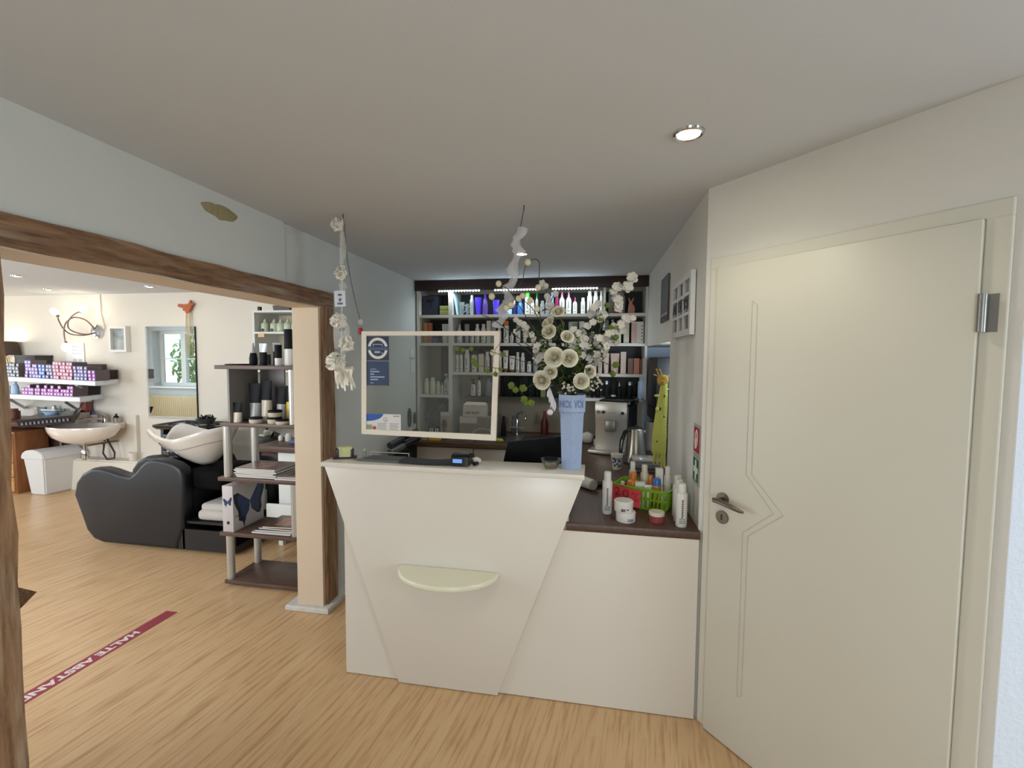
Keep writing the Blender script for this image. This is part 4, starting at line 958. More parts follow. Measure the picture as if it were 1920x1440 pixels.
spray('low green spray left of the vase rim', [(-.16, 2.1, 1.5), (-.20, 2.09, 1.60)], 30, .05, .02, LEAFM)
# gypsophila
def gyp(label, main, n, sp):
    rt = root(); t = thing('gypsophila_spray', label, 'flower', rt, 'gypsophila sprays in the vase')
    m_ = Vector(main); g = G(); f = G()
    g.tube(curve(rt, m_, .005), .0012, 5)
    for k in range(n):
        p = m_ + Vector(((random.random()-.5)*sp, (random.random()-.7)*sp*.7, (random.random()-.5)*sp)); g.tube([m_, p], .0007, 4); f.ball(p, .0045+.002*random.random(), 1, (1, 1, 1), .2)
    obj('stems', g, STEM, t); obj('florets', f, BLOS, t)
gyp('gypsophila spray drooping right of the vase rim', (.015, 2.08, 1.50), 34, .075)
gyp('gypsophila spray low at the front of the vase rim', (-.095, 2.05, 1.475), 26, .06)
gyp('gypsophila spray behind the largest rose', (-.22, 2.1, 1.64), 30, .09)
gyp('gypsophila spray at the upper right', (.02, 2.1, 1.64), 34, .10)
# ornaments hanging at the vase
t = thing('feather_ornament', 'white feather with a pearl bauble hanging on the left side of the vase', 'ornament', (-.178, 2.09, 1.47))
g = G()
for k in range(9): g.leaf((-.185+.003*k, 2.085, 1.475-.008*k), (-.25+.1*(k % 3), -.1, -1), .05, .014, .0)
obj('feather', g, M('feather_white', (206, 202, 208), .9), t, False)
obj('thread', G().tube([(-.178, 2.085, 1.46), (-.182, 2.075, 1.375)], .0006, 4), CM('white'), t)
obj('bauble', G().ball((-.182, 2.07, 1.360), .0145, 3), M('pearl', (214, 204, 206), .25, coat=.5), t)
# ------------------------------------------------------------------ things on the right worktop
ZW = .8572
def shop_bottle(label, x, y, w=.050, h=.195, rz=0.0):
    t = product('cyl', label, x, y, ZW, w, h, 'white', None, 'white bottles with dark upright print on the worktop', mark=False, rz=rz)
    r = w/2
    g = G()
    for k in range(9):
        z = h*.27 + k*.0085
        g.box(-r*.16, r*.16, -r-.0008, -r+.002, z, z+.0052)
    g.box(-r*.2, r*.1, -r-.0008, -r+.002, h*.22, h*.25)
    obj('upright_print', g, INK, t, False, local=True)
    g = G()
    for k in range(3): g.box(-r*.5, r*.5, -r-.0003, -r+.006, h*.10+k*.008, h*.10+k*.008+.004)
    obj('small_print', g, INKG, t, False, local=True)
    return t
shop_bottle('slim white bottle with dark upright print left of the red sale sign', .088, 2.21, .048, .205)
shop_bottle('front white bottle with upright print by the wall at the worktop corner', .411, 2.10, .049, .195)
shop_bottle('middle white bottle hidden behind the front bottle by the wall', .412, 2.165, .047, .195)
shop_bottle('rearmost white bottle of the three standing along the wall', .418, 2.235, .047, .195)
t = product('jar', 'lower white jar of the stack in front of the red sale sign', .170, 2.125, ZW, .088, .046, 'white', None, 'white jars on the worktop', mark=False, name='hair_mask_jar')
obj('printed_text', G().box(.004, .030, -.0432, -.03, .008, .013).box(.0, .032, -.0432, -.03, .015, .020), INKG, t, False, local=True)
t = product('jar', 'upper white jar stacked askew on another white jar', .160, 2.128, ZW+.0462, .086, .050, 'white', None, 'white jars on the worktop', mark=False, name='hair_mask_jar')
obj('printed_text', G().box(-.022, .012, -.0426, -.03, .012, .018).box(-.020, -.002, -.0426, -.03, .006, .010), INK, t, False, local=True)
t.rotation_euler = (0, 0, .2)
M('product_rose_jelly', (150, 70, 74), .2)
CW['rose jelly'] = (150, 70, 74)
product('jar', 'small rose red jar with a cream lid in front of the green basket', .310, 2.14, ZW, .070, .048, 'rose jelly', 'cream', None, mark=False)
# basket, built straight and then turned
BC = Vector((.283, 2.372, 0)); BA = math.radians(-24)
BR = Matrix.Rotation(BA, 3, 'Z')
def bt(g):
    for v in g.bm.verts: v.co = BC + BR @ v.co
    return g
def bp(x, y): q = BC + BR @ Vector((x, y, 0)); return q.x, q.y
GREENP = M('basket_green', (128, 176, 36), .35)
t = thing('plastic_basket', 'bright green slotted plastic basket full of bottles on the worktop', 'basket', (BC.x, BC.y, ZW))
x2, y2, x1, y1 = .140, .085, .122, .068
g = G()
zt, zb, zm = .968, ZW, .912
def ring(zz, ex): 
    k = (zz-zb)/(zt-zb); a, b = x1+(x2-x1)*k+ex, y1+(y2-y1)*k+ex; c_ = .022; o = []
    for sx, sy, s0 in ((1, 1, 0), (-1, 1, PI/2), (-1, -1, PI), (1, -1, 1.5*PI)):
        for i in range(5):
            a_ = s0 + PI/2*i/4; o.append((sx*(a-c_)+c_*math.cos(a_), sy*(b-c_)+c_*math.sin(a_), zz))
    return o
def band(z0, z1, th=.002):
    r = [ring(z0, 0), ring(z1, 0), ring(z1, -th), ring(z0, -th)]
    r2 = r + [r[0]]; g.loft(r2, cap=False)
band(ZW, ZW+.014); band(zm-.005, zm+.005); band(zt-.016, zt)
band(zt-.004, zt, -.004)
r0 = ring(ZW+.001, -.002); g.loft([r0, [(x, y, z+.002) for x, y, z in r0]])
def bars(n, axis):
    for i in range(n+1):
        q = -1 + 2*i/n
        for s in (-1, 1):
            if axis == 'x': b0 = (q*(x1-.02), s*(y1-.001), ZW+.01); b1 = (q*(x2-.02), s*(y2-.001), zt-.012)
            else: b0 = (s*(x1-.001), q*(y1-.02), ZW+.01); b1 = (s*(x2-.001), q*(y2-.02), zt-.012)
            g.tube([b0, b1], .0056, 4)
bars(11, 'x'); bars(6, 'y')
obj('slotted_wall', bt(g), GREENP, t, True, 30)
# sale sign clipped to the front of the basket
SY = -y2 - .006
px_, py_ = bp(-.085, SY)
t = thing('sale_sign', 'red paper sign reading 20% on the front of the green basket', 'sign', (px_, py_, .90))
obj('paper', bt(G().prism([(-.153, .868), (.005, .866), (.010, .953), (-.152, .966)], SY-.0010, SY, 'xz')), M('sign_red', (206, 62, 66), .7), t, False)
SM = M('marker_dark_red', (58, 10, 26), .6)
def sp(x, z): q = BC + BR @ Vector((x*1.05+.020, SY-.0018, .93+(z-.93)*1.15)); return q
g = G()
g.tube([sp(-.136, .944), sp(-.130, .950), sp(-.122, .949), sp(-.118, .942), sp(-.122, .932), sp(-.132, .920), sp(-.137, .917), sp(-.124, .918), sp(-.114, .916)], .0016, 5)
obj('digit_two', g, SM, t)
g = G().tube([sp(-.084 + .0125*math.cos(2*PI*i/16), .929+.016*math.sin(2*PI*i/16)) for i in range(16)], .0017, 5, True)
obj('digit_zero', g, SM, t)
g = G().tube([sp(-.048+.006*math.cos(2*PI*i/10), .934+.006*math.sin(2*PI*i/10)) for i in range(10)], .0010, 5, True).tube([sp(-.030+.006*math.cos(2*PI*i/10), .906+.006*math.sin(2*PI*i/10)) for i in range(10)], .0010, 5, True).tube([sp(-.025, .940), sp(-.052, .898)], .0010, 5)
obj('percent_mark', g, SM, t)
def inb(style, label, x, y, w, h, body, cap=None, z=ZW+.0035, **k):
    a, b = bp(x, y); return product(style, label, a, b, z, w, h, body, cap, 'products in the green basket', mark=False, **k)
inb('bottle', 'fat orange bottle at the front of the green basket', -.062, -.005, .080, .158, 'orange', 'orange')
inb('cyl', 'white capped bottle behind the fat orange one in the basket', -.085, .055, .036, .20, 'white')
inb('cyl', 'cream bottle in the middle rear of the green basket', -.018, .045, .042, .195, 'cream')
inb('box', 'short white carton leaning at the basket front', -.012, -.045, .048, .125, 'white', depth=.03)
inb('tube', 'white tube lying against the carton at the basket front', .030, -.050, .04, .118, 'white')
inb('cyl', 'amber bottle with a bright blue cap in the basket', .066, -.025, .044, .150, 'gold', 'blue')
inb('box', 'white carton standing behind the blue-capped bottle', .060, .035, .036, .190, 'white', depth=.03)
inb('cyl', 'tall white bottle at the right rear corner of the basket', .104, .030, .036, .205, 'white')
inb('cyl', 'narrow orange bottle between cream bottle and white carton', .022, .02, .03, .15, 'orange')
inb('cyl', 'small white bottle at the left end of the basket', -.108, -.03, .03, .11, 'white')
# hair dryer lying behind the desk edge
t = thing('hair_dryer', 'black and white hair dryer lying on the worktop behind the desk', 'hair dryer', (-.005, 2.60, ZW))
obj('barrel', G().tube([(-.060, 2.66, ZW+.036), (.022, 2.565, ZW+.036)], [.033, .030], 18), M('dryer_white', (200, 196, 186), .4), t)
obj('rear_grille', G().tube([(.021, 2.566, ZW+.036), (.027, 2.559, ZW+.036)], [.030, .027], 18), M('dryer_grille', (150, 146, 138), .5), t)
obj('grip', G().tube([(-.02, 2.62, ZW+.02), (.10, 2.66, ZW+.018)], [.019, .016], 10), BLACK, t)
# cup
t = thing('patterned_cup', 'small white cup with a dark flower pattern on the worktop', 'cup', (.183, 3.12, ZW))
obj('cup_body', G().lathe((.183, 3.12, ZW), [(.026, 0), (.030, .02), (.041, .104), (.038, .104), (.027, .01), (1e-4, .01)], 24, cap=False), M('cup_white', (206, 200, 184), .35), t)
mt = bpy.data.materials.new('cup_pattern'); mt.use_nodes = True
nt = mt.node_tree; vo = nt.nodes.new('ShaderNodeTexVoronoi'); vo.inputs['Scale'].default_value = 60; cr = nt.nodes.new('ShaderNodeValToRGB')
cr.color_ramp.elements[0].color = lin((60, 62, 78)); cr.color_ramp.elements[1].color = lin((196, 196, 200)); cr.color_ramp.elements[0].position = .35; cr.color_ramp.elements[1].position = .62
tc = nt.nodes.new('ShaderNodeTexCoord'); nt.links.new(tc.outputs['Object'], vo.inputs['Vector']); nt.links.new(vo.outputs['Distance'], cr.inputs['Fac']); nt.links.new(cr.outputs['Color'], nt.nodes['Principled BSDF'].inputs['Base Color'])
obj('pattern_band', G().lathe((.183, 3.12, ZW), [(.0308, .018), (.0394, .084)], 24, cap=False), mt, t)
# coffee machine
t = thing('coffee_machine', 'silver fully automatic coffee machine on the corner of the worktop', 'coffee machine', (.20, 3.80, ZW))
CMR = Matrix.Rotation(math.radians(-16), 3, 'Z')
def cm(g):
    for v in g.bm.verts: v.co = Vector((.205, 3.80, ZW)) + CMR @ v.co
    return g
SILV = M('machine_silver', (172, 166, 154), .35, .65)
obj('housing', cm(G().box(-.115, .135, -.14, .22, .02, .37, .006)), BLACK, t)
g = G(); rings = []
for z, k in ((.02, 0), (.25, 0), (.27, .012), (.39, .02), (.405, .012)):
    rings.append([(-.125+.25*i/10, -.150-k-.012*math.sin(PI*i/10), z) for i in range(11)] + [(.125, -.13, z), (-.125, -.13, z)])
obj('front_panel', cm(g.loft(rings)), SILV, t)
obj('spout', cm(G().box(-.035, .045, -.205, -.155, .175, .265, .008)), M('machine_silver_dark', (120, 114, 104), .35, .7), t)
obj('drip_tray', cm(G().box(-.155, .12, -.27, -.12, .004, .034, .008).box(-.12, .09, -.255, -.14, .034, .037)), SILV, t)
obj('lid', cm(G().box(-.11, .15, -.13, .22, .37, .42, .015)), BLACKG, t)
for x in (-.095, -.055, .098):
    obj('knob', cm(G().lathe((x, -.186, .325), [(.013, 0), (.012, .02)], 14, 'y')), CHROME if x < -.09 or x > 0 else BLACK, t)
obj('nameplate', cm(G().box(-.02, .04, -.1775, -.172, .318, .332, .001)), M('nameplate', (140, 132, 120), .4, .6), t)
product('jar', 'small dark-lidded jar left of the coffee machine', .055, 3.95, ZW, .045, .085, 'beige', 'black', None, mark=False)
single('white_cloth_bag', 'crumpled white cloth bag on the worktop left of the coffee machine', 'bag', G().ball((-.02, 4.02, ZW+.05), .06, 3, (1, .8, .84), .07), M('cloth_white', (196, 190, 178), .9), (-.02, 4.02, ZW))
# kettle
t = thing('kettle', 'brushed steel electric kettle with a black handle', 'kettle', (.325, 3.32, ZW))
obj('base_plate', G().lathe((.325, 3.32, ZW), [(.085, 0), (.085, .014), (.078, .02)], 28), BLACK, t)
obj('jug', G().lathe((.325, 3.32, ZW+.02), [(.080, 0), (.078, .02), (.056, .225), (.053, .232), (.046, .232), (.046, .225), (1e-4, .224)], 32), M('kettle_steel', (160, 150, 136), .3, 1.0), t)
obj('handle', G().tube([(.275, 3.285, ZW+.245), (.245, 3.265, ZW+.235), (.222, 3.25, ZW+.17), (.212, 3.245, ZW+.06)], [.013, .014, .015, .012], 10), BLACKG, t)
obj('lid', G().lathe((.325, 3.32, ZW+.245), [(.048, 0), (.045, .014), (.012, .018), (.012, .03), (1e-4, .031)], 24), BLACK, t)
obj('spout_lip', G().box(.372, .392, 3.30, 3.335, ZW+.215, ZW+.243, .004), M('kettle_steel', (160, 150, 136), .3, 1.0), t)
t = thing('water_bottle', 'clear bottle with a red label beside the kettle', 'bottle', (.52, 3.62, ZW))
obj('bottle_body', G().lathe((.52, 3.62, ZW), [(.034, 0), (.037, .02), (.037, .16), (.016, .205), (.014, .225)], 18), thin_glass('bottle_clear', (214, 222, 222), 1.0, .04, .15), t)
obj('label_wrap', G().lathe((.52, 3.62, ZW), [(.0376, .045), (.0376, .135)], 18, cap=False), M('label_red', (176, 66, 76), .6), t)
obj('cap', G().lathe((.52, 3.62, ZW+.222), [(.016, 0), (.015, .02)], 14), CM('brown'), t)
t = thing('waffle_iron', 'low grey kitchen appliance with a clear lid in front of the kettle', 'appliance', (.385, 3.14, ZW))
obj('housing', G().box(.275, .478, 3.05, 3.235, ZW, ZW+.062, .01), M('appliance_grey', (112, 108, 106), .4), t)
obj('clear_lid', G().box(.283, .470, 3.06, 3.225, ZW+.062, ZW+.082, .008), M('appliance_lid', (150, 144, 142), .15), t)
obj('dark_seam', G().box(.2745, .4785, 3.0495, 3.2355, ZW+.022, ZW+.028), BLACK, t, False)
single('tablet', 'flat dark red tablet lying on the worktop behind the basket', 'tablet', G().box(.20, .44, 2.72, 2.92, ZW, ZW+.014, .004), M('tablet_red', (70, 24, 30), .4), (.32, 2.82, ZW))
# ------------------------------------------------------------------ niche behind the right wall
t = thing('niche_appliance', 'black kitchen appliance with chrome handles in the niche behind the wall', 'appliance', (.72, 3.55, 1.23))
obj('housing', G().box(.486, .905, 3.55, 4.05, 1.22, 1.62, .01), BLACK, t)
obj('handle', G().tube([(.52, 3.55, 1.47), (.54, 3.53, 1.47), (.75, 3.53, 1.47), (.77, 3.55, 1.47)], .007, 8), STEEL, t)
obj('handle', G().tube([(.53, 3.55, 1.38), (.55, 3.53, 1.38), (.70, 3.53, 1.38), (.72, 3.55, 1.38)], .007, 8), STEEL, t)
t = thing('niche_bracket', 'black wall shelf carrying the black appliance in the niche', 'shelf', (.74, 3.55, 1.12))
obj('board', G().box(.486, .918, 3.50, 4.05, 1.12, 1.2195), BLACK, t, False)
product('cyl', 'pale grey container at the right end of the fourth shelf', .452, 4.17, 1.2505, .075, .2, 'light blue', None, None)
single('photo_card', 'pale pink photo card at the right end of the third shelf', 'card', G().box(.448, .462, 4.128, 4.165, 1.4705, 1.61), M('card_pink', (190, 166, 160), .6), (.455, 4.15, 1.4705))
t = thing('paper_roll', 'white paper towel roll in the niche beside the coffee machine', 'paper roll', (.50, 3.85, ZW))
obj('roll', G().lathe((.50, 3.85, ZW), [(.058, 0), (.058, .23), (.02, .23), (.02, .02), (1e-4, .02)], 24), M('roll_white', (206, 202, 194), .9), t)
obj('core', G().lathe((.50, 3.85, ZW), [(.021, .21), (.021, .236), (.018, .236), (.018, .21)], 16), CM('brown'), t)
# hanging giraffe figure
t = thing('hanging_giraffe', 'yellow fabric giraffe with dangling legs hanging on the wall corner', 'giraffe figure', (.462, 3.0, 1.5))
YEL = M('giraffe_yellow', (190, 188, 92), .9, bump=.6, bscale=150, var=.12); OCH = M('giraffe_ochre', (178, 140, 58), .9, var=.2, bscale=60); SPOT = M('giraffe_spot', (74, 60, 26), .9)
hdp = Vector((.452, 3.005, 1.475))
hdo = obj('head', G().ball(hdp, .036, 3, (1, .9, .95)).ball(hdp+Vector((-.012, -.025, -.016)), .024, 2, (1.1, 1, .8)), OCH, t)
g = G()
for dx in (-.014, .006): g.tube([hdp+Vector((dx-.012, 0, .028)), hdp+Vector((dx-.026, -.004, .062))], .004, 6).ball(hdp+Vector((dx-.027, -.004, .064)), .007, 1)
obj('horn', g, OCH, hdo)
obj('ear', G().leaf(hdp+Vector((-.03, 0, .02)), (-1, -.2, .5), .035, .02, .1).leaf(hdp+Vector((.02, 0, .02)), (.8, -.4, .4), .03, .02, .1), YEL, hdo, False)
g = G(); rings = []
for z, x, rx, ry in ((1.455, .462, .018, .016), (1.38, .458, .026, .02), (1.30, .452, .032, .022), (1.22, .446, .036, .024), (1.14, .442, .040, .026), (1.06, .440, .043, .028), (1.0, .440, .040, .026)):
    rings.append([(x+rx*math.cos(2*PI*i/14)*(1+.12*math.sin(3*i)), 3.005+ry*math.sin(2*PI*i/14), z) for i in range(14)])
obj('body', g.loft(rings), YEL, t)
for dx, zb_ in ((-.032, .935), (-.010, .93), (.014, .90), (.03, .91)):
    obj('leg', G().tube([(.442+dx*.8, 2.995, 1.02), (.440+dx, 2.99, .96), (.440+dx*1.1, 2.985, zb_)], [.011, .010, .007], 7), YEL, t)
obj('paw', G().ball((.415, 2.972, 1.375), .012, 2, (1.6, 1, .7)).ball((.418, 2.972, 1.29), .012, 2, (1, 1, 1.2)), M('giraffe_pale', (206, 200, 110), .9), t)
g = G()
for x, z, r in ((.462, 1.372, .007), (.438, 1.29, .008), (.45, 1.17, .006), (.425, 1.08, .010), (.44, 1.09, .009), (.462, 1.24, .006)): g.ball((x, 2.985, z), r, 1, (.8, .7, 1.5))
obj('spots', g, SPOT, t)
# ------------------------------------------------------------------ pictures and signs on the right wall
WX = .4815
t = thing('photo_window_frame', 'white nine-pane photo frame with letter row on the right wall', 'picture frame', (WX, 2.51, 1.88))
FW_ = M('photo_frame_white', (214, 212, 208), .45)
ya, yb, za, zb2 = 2.262, 2.757, 1.725, 2.028
g = G(); X0, X1 = WX-.026, WX-.004
for y0, y1, z0, z1 in ((ya, ya+.035, za, zb2), (yb-.03, yb, za, zb2), (ya+.035, yb-.03, za, za+.03), (ya+.035, yb-.03, zb2-.03, zb2), (ya+.035, yb-.03, 1.822, 1.838), (ya+.035, yb-.03, 1.918, 1.934)): g.box(X0, X1, y0, y1, z0, z1)
cw = (yb-.03-ya-.035)/3
for k in (1, 2):
    for z0, z1 in ((za+.03, 1.822), (1.838, 1.918), (1.934, zb2-.03)): g.box(X0, X1, ya+.035+cw*k-.012, ya+.035+cw*k+.012, z0, z1)
obj('grid_frame', g, FW_, t, False)
obj('backing', G().box(WX-.012, WX-.001, ya+.01, yb-.01, za+.01, zb2-.01), M('photo_grey', (128, 124, 118), .5), t, False)
PH = [M('photo_a', (96, 92, 90), .4), M('photo_b', (140, 128, 122), .4), M('photo_c', (74, 72, 74), .4)]
for k in range(3):
    for j, (z0, z1) in enumerate(((za+.03, 1.822), (1.934, zb2-.03))):
        obj('photo', G().box(WX-.0135, WX-.0115, ya+.04+cw*k+.012, ya+.03+cw*(k+1)-.012, z0+.004, z1-.004), PH[(k+j) % 3], t, False)
LT = M('frame_letters', (58, 54, 52), .5)
lm_ = lambda y: Matrix.Translation((X0-.001, y, 1.878)) @ Matrix.Rotation(-PI/2, 4, 'Z') @ Matrix.Rotation(PI/2, 4, 'X')
for k, ch in enumerate(('AE', 'EL', 'TS')):
    text('letter_pair', ch, .078, LT, t, lm_(yb-.03-cw*(k+.5)), .001, .002, sx=1.3)
t = thing('dark_picture', 'narrow dark picture on the right wall beside the shelves', 'picture', (WX, 3.26, 2.01))
obj('canvas', G().box(WX-.012, WX-.002, 3.01, 3.30, 1.854, 2.148), M('picture_dark', (84, 76, 74), .4, var=.3, bscale=8), t, False)
obj('light_band', G().box(WX-.0128, WX-.011, 3.014, 3.296, 1.892, 1.908), M('picture_band', (160, 156, 150), .5), t, False)
obj('dark_base', G().box(WX-.0126, WX-.011, 3.014, 3.296, 1.857, 1.892), M('picture_base', (48, 50, 56), .4), t, False)
# safety signs
BACK = M('sign_back_grey', (172, 170, 164), .5); SW = M('sign_white', (222, 220, 214), .5)
t = thing('fire_sign', 'red fire equipment sign on the wall edge beside the door', 'sign', (WX, 2.15, 1.24))
obj('backing', G().box(WX-.003, WX-.0003, 2.088, 2.217, 1.168, 1.312), BACK, t, False)
obj('red_field', G().box(WX-.0042, WX-.0028, 2.102, 2.203, 1.186, 1.298), M('fire_red', (172, 34, 40), .5), t, False)
sy = lambda y, z: (WX-.0045, y, z)
g = G().tube([sy(2.165, 1.20), sy(2.175, 1.235), sy(2.168, 1.275), sy(2.150, 1.287), sy(2.135, 1.27), sy(2.135, 1.225), sy(2.150, 1.205), sy(2.160, 1.222), sy(2.155, 1.25)], .0028, 6)
obj('flame_symbol', g, SW, t)
t = thing('first_aid_sign', 'green first aid sign with a white cross below the fire sign', 'sign', (WX, 2.15, 1.11))
obj('backing', G().box(WX-.003, WX-.0003, 2.088, 2.217, 1.040, 1.166), BACK, t, False)
obj('green_field', G().box(WX-.0042, WX-.0028, 2.102, 2.203, 1.054, 1.156), M('aid_green', (30, 96, 58), .5), t, False)
obj('white_cross', G().prism([(2.140, 1.060), (2.165, 1.060), (2.165, 1.092), (2.193, 1.092), (2.193, 1.118), (2.165, 1.118), (2.165, 1.150), (2.140, 1.150), (2.140, 1.118), (2.112, 1.118), (2.112, 1.092), (2.140, 1.092)], WX-.0050, WX-.004, 'yz'), SW, t, False)
# ------------------------------------------------------------------ things on the back worktop
ZB = .8762
t = thing('sink', 'stainless steel sink with drainer set into the back worktop', 'sink', (-.55, 4.03, ZB))
g = G()
for x0, x1, y0, y1 in ((-.98, -.20, 3.76, 3.80), (-.98, -.20, 4.23, 4.28), (-.98, -.60, 3.80, 4.23), (-.24, -.20, 3.80, 4.23)): g.box(x0, x1, y0, y1, ZB, ZB+.004)
obj('rim', g, STEEL, t, False)
obj('bowl', G().box(-.60, -.24, 3.80, 4.23, ZB-.002, ZB+.0012), M('sink_dark_steel', (90, 88, 84), .3, 1.0), t, False)
g = G()
for k in range(7): g.box(-.94+.045*k, -.925+.045*k, 3.84, 4.2, ZB+.004, ZB+.0065)
obj('drainer_ribs', g, STEEL, t, False)
t = thing('tap', 'chrome gooseneck kitchen tap behind the sink', 'tap', (-.69, 4.25, ZB))
g = G().lathe((-.69, 4.25, ZB+.0035), [(.026, 0), (.024, .012), (.016, .02), (.015, .14), (.012, .145)], 16)
arcp = [(-.69+.045-.045*math.cos(PI*i/12), 4.25-.05*(i/12), 1.045+.045*math.sin(PI*i/12)) for i in range(13)]
g.tube([(-.69, 4.25, 1.0)] + arcp + [(-.60, 4.2, 1.02)], .010, 10)
obj('spout', g, CHROME, t)
obj('lever', G().tube([(-.745, 4.235, .945), (-.62, 4.235, .945)], .009, 8), CHROME, t)
t = thing('printed_carton', 'grey-brown carton with an arc of pale dots behind the screen', 'box', (-1.02, 4.12, ZB))
obj('carton', G().box(-1.185, -.845, 4.0, 4.24, ZB, 1.065, .002), M('carton_grey_brown', (128, 116, 104), .7), t)
obj('white_strip', G().box(-1.183, -1.02, 3.9985, 4.001, 1.005, 1.062), M('carton_white', (196, 188, 176), .7), t, False)
g = G()
for i in range(11):
    a = PI*(.05+.90*i/10); g.box(-.965+.095*math.cos(a)-.006, -.965+.095*math.cos(a)+.006, 3.9985, 4.001, .90+.06*math.sin(a)-.006, .90+.06*math.sin(a)+.006)
obj('dot_arc', g, M('carton_dots', (206, 200, 192), .7), t, False)
t = thing('printed_bag', "white bag reading LIFE ISN'T standing on the grey-brown carton", 'bag', (-1.05, 4.08, 1.066))
g = G().loft([[(-1.165, 4.03, 1.0655), (-.945, 4.03, 1.0655), (-.945, 4.16, 1.0655), (-1.165, 4.16, 1.0655)], [(-1.160, 4.04, 1.17), (-.95, 4.04, 1.17), (-.95, 4.15, 1.17), (-1.16, 4.15, 1.17)], [(-1.145, 4.09, 1.192), (-.965, 4.09, 1.190), (-.965, 4.11, 1.190), (-1.145, 4.11, 1.192)]])
obj('bag_body', g, M('bag_white', (196, 186, 172), .8), t)
text('printed_words', "LIFE ISN'T", .042, M('bag_print', (84, 78, 72), .6), t, front(-1.075, 4.0325, 1.092), .001, .0008, sx=.78)
single('grey_pouch', 'rounded grey pouch beside the white printed bag on the carton', 'pouch', G().ball((-.885, 4.13, 1.066+.034), .04, 3, (.95, 1.2, .85), .03), M('pouch_grey', (120, 114, 112), .7), (-.885, 4.13, 1.066))
product('bottle', 'tall black bottle on the worktop at the right edge of the screen', -.79, 4.1, ZB, .05, .19, 'black', None, None)
product('bottle', 'clear dish soap bottle between the black bottle and the tap', -.735, 4.33, ZB, .055, .17, 'blue grey', None, None)
t = thing('plastic_bag', 'crumpled shiny clear plastic bag in the lower left compartment', 'bag', (-1.47, 4.2, ZB))
g = G().ball((-1.475, 4.24, ZB+.14), .135, 3, (.85, .75, 1.0), .24).ball((-1.43, 4.22, ZB+.25), .08, 2, (1, .8, 1.1), .3)
obj('film', g, thin_glass('film', (232, 236, 240), 1.0, .10, .07), t, False)
t = thing('brush_box', 'pale carton with a wooden hairbrush on its front', 'box', (-1.31, 3.96, ZB))
obj('carton', G().box(-1.352, -1.268, 3.95, 3.99, ZB, 1.105, .001), M('brush_carton', (166, 152, 134), .7), t)
obj('hang_tab', G().box(-1.350, -1.270, 3.9485, 3.952, 1.075, 1.104), M('carton_white', (196, 188, 176), .7), t, False)
br_ = obj('brush_handle', G().tube([(-1.312, 3.945, .885), (-1.312, 3.943, .94), (-1.312, 3.943, .97)], [.013, .010, .018], 10), M('brush_wood', (92, 62, 40), .5), t)
obj('brush_pad', G().ball((-1.312, 3.943, 1.0), .024, 3, (1, .45, 1.8)), M('brush_pad', (70, 46, 32), .6), t)
for i, x in enumerate((-1.425, -1.375)):
    t = product('cyl', ['left', 'right'][i] + ' small dark bottle with white label strips beside the brush carton', x, 3.93, ZB, .04, .11, 'black', None, None)
    obj('label_strip', G().box(-.014, -.004, -.0212, -.015, .03, .085).box(.004, .014, -.0212, -.015, .03, .085), SW, t, False, local=True)
product('box', 'small yellow carton on the edge of the back worktop', -1.352, 3.80, ZB, .10, .052, 'yellow', None, None, .05)
product('box', 'small beige carton left of the yellow one on the back worktop', -1.44, 3.80, ZB, .055, .056, 'beige', None, None, .05)
t = thing('draining_mat', 'flat grey metal tray on the worktop left of the sponge', 'tray', (-1.08, 3.86, ZB))
obj('tray_base', G().prism([(-1.25, 3.755), (-.99, 3.755), (-.99, 3.90), (-1.20, 3.90)], ZB, ZB+.008, 'xy', .002), STEEL, t)
single('sponge', 'yellow-green sponge on the front edge of the sink', 'sponge', G().ball((-.775, 3.79, ZB+.0045+.017), .03, 3, (1.45, .8, .57)), M('sponge_yellow', (176, 176, 44), .9, bump=.8, bscale=250), (-.775, 3.79, ZB))
t = thing('syrup_bottle', 'clear bottle with dark red content on the worktop left of the vase', 'bottle', (-.43, 4.31, ZB))
obj('bottle_body', G().lathe((-.43, 4.31, ZB), [(.036, 0), (.038, .1), (.016, .17), (.013, .2)], 18), M('syrup_red', (96, 30, 34), .2), t)
obj('cap', G().lathe((-.43, 4.31, ZB+.2), [(.015, 0), (.015, .02)], 12), CM('red'), t)
# dark rolls leaning beside the left wall
for i, (p0, p1, r) in enumerate((((-1.575, 3.36, .90), (-1.50, 3.74, .965), .026), ((-1.565, 3.34, .845), (-1.47, 3.695, .905), .028))):
    p0, p1 = Vector(p0), Vector(p1); t = thing('hair_styling_iron', ['upper dark hair styling iron leaning on the left end of the worktop', 'lower grey hair styling iron below the dark one by the worktop end'][i], 'styling iron', p0)
    obj('handle', G().tube([p0, p0.lerp(p1, .45)], r, 12), M('iron_grey', (92, 92, 92), .35) if i else M('iron_dark', (60, 60, 62), .35), t)
    obj('barrel', G().tube([p0.lerp(p1, .45), p1], [r*.85, r*.85], 12), BLACKG if i == 0 else BLACK, t)
t = thing('iron_holder', 'black wall holder for the styling irons beside the worktop', 'holder', (-1.60, 3.55, .80))
obj('holder_body', G().box(-1.653, -1.515, 3.56, 3.69, .70, .83, .01), BLACK, t)
obj('wall_plate', G().box(-1.654, -1.646, 3.58, 3.68, .68, .87), BLACK, t, False)
for i, (y, z, h) in enumerate(((3.93, 1.05, .11), (4.05, 1.03, .07))):
    t = thing('hanging_brush', ['larger black hairbrush hanging on the alcove side wall', 'smaller black hairbrush hanging nearest the shelves'][i], 'hairbrush', (-1.652, y, z+h))
    obj('brush_head', G().ball((-1.640, y, z), h*.8, 3, (.18, .3, 1)), BLACK, t)
    obj('hook', G().tube([(-1.655, y, z+h*.75), (-1.635, y, z+h*.78)], .004, 6), STEEL, t)
